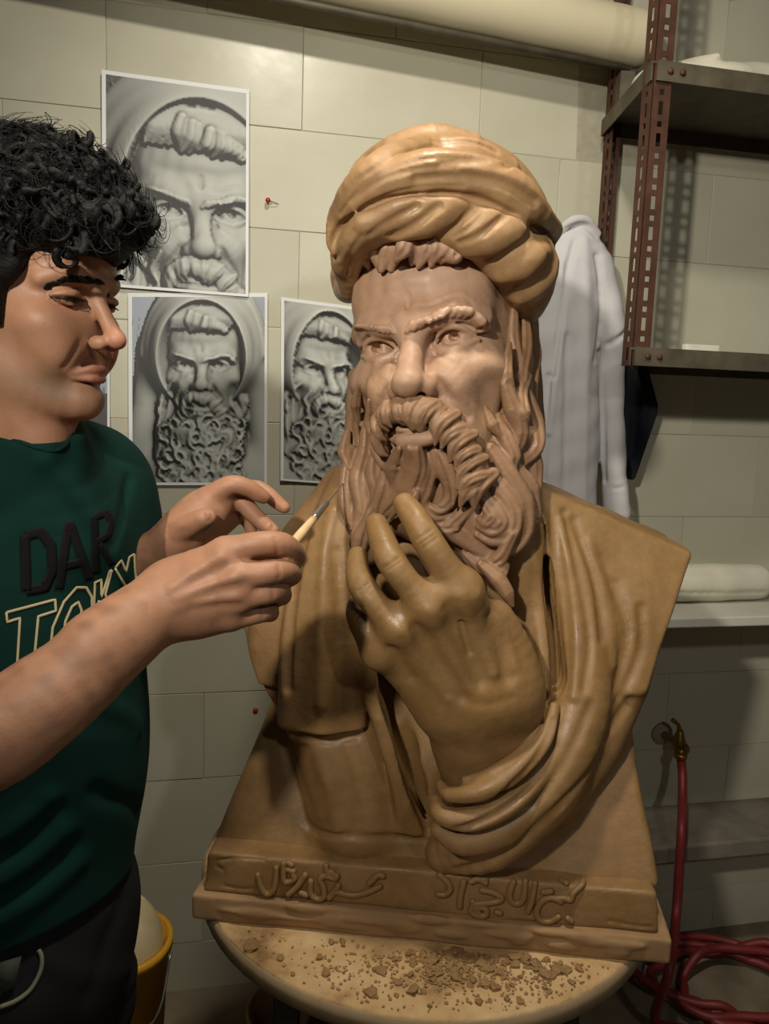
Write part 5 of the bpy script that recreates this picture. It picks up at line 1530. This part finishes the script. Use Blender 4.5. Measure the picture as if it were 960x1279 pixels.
# ---- yellow bucket with a cream sack behind the sculptor
YEL = mat_plain('yellow_plastic', srgb(206, 150, 40), .4, 0, .08, 8)
SACK = mat_plain('cream_plastic_sack', srgb(206, 188, 146), .55, 0, .08, 12, .2)
bc = Q(150, 1180, 1.36); zt_ = float(bc[2])
bk = empty('yellow_bucket', (bc[0], bc[1], 0), 'yellow plastic bucket standing behind the sculptor', 'bucket')
R1 = .090
lathe('pail', [(.02, .002), (R1 * .74, .0), (R1 * .98, zt_ - .004), (R1 * 1.06, zt_ - .004), (R1 * 1.06, zt_ + .012), (R1 * .95, zt_ + .012), (R1 * .70, .02), (.02, .02)], (bc[0], bc[1], 0), (0, 0, 1), YEL, bk, 40)
tube('bail_handle', [np.array([bc[0] - R1 * 1.05, bc[1], zt_ - .01]), np.array([bc[0] - R1 * .9, bc[1] - .06, zt_ - .10]), np.array([bc[0], bc[1] - R1 * 1.0, zt_ - .14]), np.array([bc[0] + R1 * .9, bc[1] - .06, zt_ - .10]), np.array([bc[0] + R1 * 1.05, bc[1], zt_ - .01])], .0025, STEEL, bk, 6)
def sack():
    C = Clay((bc[0] - .15, bc[1] - .15, zt_ - .14), (bc[0] + .15, bc[1] + .15, zt_ + .14), .004)
    C.ell((bc[0], bc[1], zt_ + .0), (.078, .078, .085)); C.ell((bc[0] - .015, bc[1], zt_ + .045), (.062, .06, .05), None, .03)
    r = np.random.default_rng(3)
    for k in range(10):
        a = r.uniform(0, 6.28); C.ridge([(bc[0] + .08 * math.cos(a), bc[1] + .08 * math.sin(a), zt_ - .02), (bc[0] + .03 * math.cos(a + .4), bc[1] + .03 * math.sin(a + .4), zt_ + .09)], .010, r.choice([-.006, .006]))
    o = C.build('plaster_sack', SACK); tag(o, 'cream crumpled sack sticking out of the yellow bucket', 'sack')
sack()
# ---- pin, nail hole, red dot on the tiles
RED = mat_plain('red_plastic', srgb(170, 40, 34), .4); 
pn = pix_off(334, 252, .0)
pin = empty('push_pin', tuple(pn), 'small red headed pin stuck in the tile right of the large print', 'pin')
lathe('pin_head', [(.001, .008), (.0045, .009), (.0055, .013), (.0045, .018), (.001, .019)], pn, WN, RED, pin, 14)
tube('pin_shaft', [pn + WN * .012, pn - WN * .001], .0011, STEEL, pin, 6)
tube('bent_wire', [pn + WN * .014, pn + WN * .012 + WU * .010 - UPZ * .002, pn + WN * .006 + WU * .022 - UPZ * .004], .0009, STEEL, pin, 6)
rd = pix_off(319, 887, .0)
o = lathe('red_plug', [(.001, -.001), (.0060, -.001), (.0056, .003), (.002, .004)], rd, WN, RED, None, 14); tag(o, 'tiny red wall plug in a tile left of the bust', 'wall plug')
# ---- brass tap with red hose
BRASS = mat_plain('tarnished_brass', srgb(150, 118, 58), .38, .85, .2, 40)
HOSE = mat_plain('red_rubber_hose', srgb(122, 40, 38), .5, 0, .15, 20)
PLAST = mat_plain('pale_plaster_patch', srgb(150, 142, 124), .9, 0, .12, 40, .4)
tp = pix_off(826, 916, .0); tz = float(tp[2]); ts_ = float((tp - WP) @ WU)
tap = empty('brass_tap', tuple(tp), 'tarnished brass tap on the tiled wall with a red hose on its spout', 'tap')
lathe('wall_flange', [(.001, 0), (.030, 0), (.028, .006), (.016, .010), (.001, .011)], tp, WN, PLAST, tap, 20)
e1 = tp + WN * .060 + WU * .012
tube('inlet_pipe', [tp + WN * .004, tp + WN * .03 + WU * .006, e1], [.011, .010, .0125], BRASS, tap, 14)
lathe('valve_body', [(.002, -.022), (.012, -.020), (.016, -.010), (.017, .004), (.013, .016), (.010, .026), (.008, .034), (.002, .035)], e1, (0, 0, 1), BRASS, tap, 18)
tube('lever', [e1 + UPZ * .032, e1 + UPZ * .050 - WU * .008, e1 + UPZ * .062 - WU * .024], [.006, .0045, .0055], BRASS, tap, 10)
sp = pix_off(850, 944, .085)
tube('spout', [e1, e1 + WN * .012 + WU * .012 - UPZ * .012, sp + UPZ * .012, sp], [.012, .0115, .010, .010], BRASS, tap, 14)
lathe('spout_collar', [(.002, -.006), (.015, -.006), (.016, 0), (.015, .006), (.002, .006)], sp, (0, 0, 1), BRASS, tap, 18)
def hose():
    pts = [sp - UPZ * .002, pix_off(852, 968, .10), pix_off(852, 1000, ld * .75), pix_off(851, 1035, ld + .03), pix_off(848, 1085, ld + .05), pix_off(844, 1145, ld + .08)]
    e = on_z(835, 1215, .22); pts.append(e); e2 = on_z(818, 1275, .05); pts.append(e2)
    c = on_z(895, 1245, .012)[:2]; r = np.random.default_rng(4)
    P = list(pts)
    ang = math.atan2(e2[1] - c[1], e2[0] - c[0])
    for k in range(1, 58):
        a = ang + k * .42; rr = .16 + .055 * math.sin(k * .37) + r.normal(0, .008)
        P.append(np.array([c[0] + rr * 1.15 * math.cos(a) + .05 * math.sin(k * .13), c[1] + rr * .85 * math.sin(a), .012 + .004 * (k % 12) + .012 * max(0, math.sin(k * .9))]))
    o = tube('garden_hose', P, .0108, HOSE, None, 10, 5)
    tag(o, 'red rubber hose hanging from the tap and coiled on the floor', 'hose')
hose()
# ---- clothes hung on the rack's back post
WHITE = mat_cloth('white_cotton', srgb(196, 194, 196), .05, .85, 700)
NAVY = mat_cloth('dark_navy_cloth', srgb(34, 38, 44), .1, .9)
def white_shirt():
    C = Clay(pix_off(630, 700, .02) + np.array([-.05, -.35, -.05]), pix_off(830, 240, .02) + np.array([.05, .1, .05]), .0032)
    W = lambda x, y, off: pix_off(x, y, off)
    # shoulders and back hanging from the collar
    top = W(724, 284, .07)
    for pts, rad in [([(724, 288, .07), (706, 330, .08), (694, 420, .09), (688, 520, .09), (690, 620, .085)], [.020, .040, .048, .050, .050]),
                     ([(724, 288, .07), (722, 350, .09), (724, 450, .10), (722, 550, .10), (720, 630, .095)], [.020, .038, .044, .044, .044]),
                     ([(724, 288, .07), (744, 330, .08), (756, 390, .09), (762, 440, .09), (750, 500, .09), (742, 560, .09)], [.020, .036, .040, .034, .028, .024]),
                     ([(724, 290, .06), (690, 330, .07), (676, 420, .07), (672, 540, .07), (680, 620, .07)], [.016, .030, .040, .045, .04])]:
        C.path([W(*q) for q in pts], rad, .022)
    # sleeve with cuff
    C.path([W(748, 330, .09), W(762, 420, .105), W(764, 500, .11), W(766, 570, .115), W(768, 612, .115)], [.022, .030, .026, .026, .028], .010)
    C.path([W(768, 604, .115), W(769, 640, .115)], [.029, .031], .004)
    C.ridge(C.on([(750, 606), (768, 610), (786, 606)]), .004, -.004)
    # yoke and collar
    C.path([W(700, 288, .085), W(716, 276, .095), W(734, 276, .095), W(746, 292, .085)], [.008, .010, .010, .008], .006)
    C.ridge(C.on([(694, 296), (710, 284), (728, 280), (744, 296)]), .004, -.005)
    for l, wd, am in [([(718, 300), (708, 340), (700, 400), (690, 470)], .006, -.012), ([(745, 320), (752, 380), (744, 450)], .006, -.012), ([(700, 330), (702, 400), (692, 480), (684, 540)], .008, .008),
                      ([(730, 300), (732, 400), (730, 520), (728, 630)], .010, .006), ([(748, 440), (752, 520), (754, 600)], .006, -.014), ([(686, 470), (682, 540), (678, 600)], .006, -.010),
                      ([(708, 420), (706, 520), (704, 620)], .008, -.005), ([(760, 430), (770, 424), (780, 416)], .006, -.008)]:
        C.ridge(C.on(l), wd, am)
    D2 = W(720, 640, .1)
    # hem
    X = C.ax[0][:, None, None]; Z = C.ax[2][None, None, :]
    hemz = D2[2]
    s_split = W(750, 640, .1)[0]
    dd = np.where(X < s_split, hemz - Z, (W(768, 652, .1)[2]) - Z).astype(np.float32) + np.zeros(C.n, np.float32)
    C._apply(tuple(slice(0, n) for n in C.n), dd, .004, 'int')
    # keep off the wall
    C.planes([(Wp(0, 0, .012), -WN)], .004, 'int')
    C.noise(.0014, .03, 6)
    o = C.build('white_shirt', WHITE); tag(o, 'white long sleeved shirt hanging crumpled on the steel rack post', 'shirt')
white_shirt()
def navy():
    C = Clay(pix_off(740, 640, .02) + np.array([-.05, -.3, -.05]), pix_off(840, 400, .02) + np.array([.05, .08, .05]), .004)
    W = lambda x, y, off: pix_off(x, y, off)
    pg = [(764, 424), (800, 445), (818, 510), (786, 604), (770, 560), (756, 500)]
    pc = np.mean([W(x, y, .05) for x, y in pg], 0)
    pls = [(Wp(0, 0, .075), WN), (Wp(0, 0, .028), -WN)]
    for i in range(len(pg)):
        a = W(*pg[i], .05); b = W(*pg[(i + 1) % len(pg)], .05); n = np.cross(b - a, WN); n /= np.linalg.norm(n)
        if n @ (pc - a) > 0: n = -n
        pls.append((a, n))
    C.planes(pls, rnd=.012)
    C.ridge(C.on([(784, 450), (792, 520), (784, 590)]), .010, -.008); C.ridge(C.on([(800, 460), (806, 510), (790, 580)]), .010, .006)
    o = C.build('navy_cloth', NAVY); tag(o, 'dark navy garment hanging behind the white shirt on the rack', 'garment')
navy()
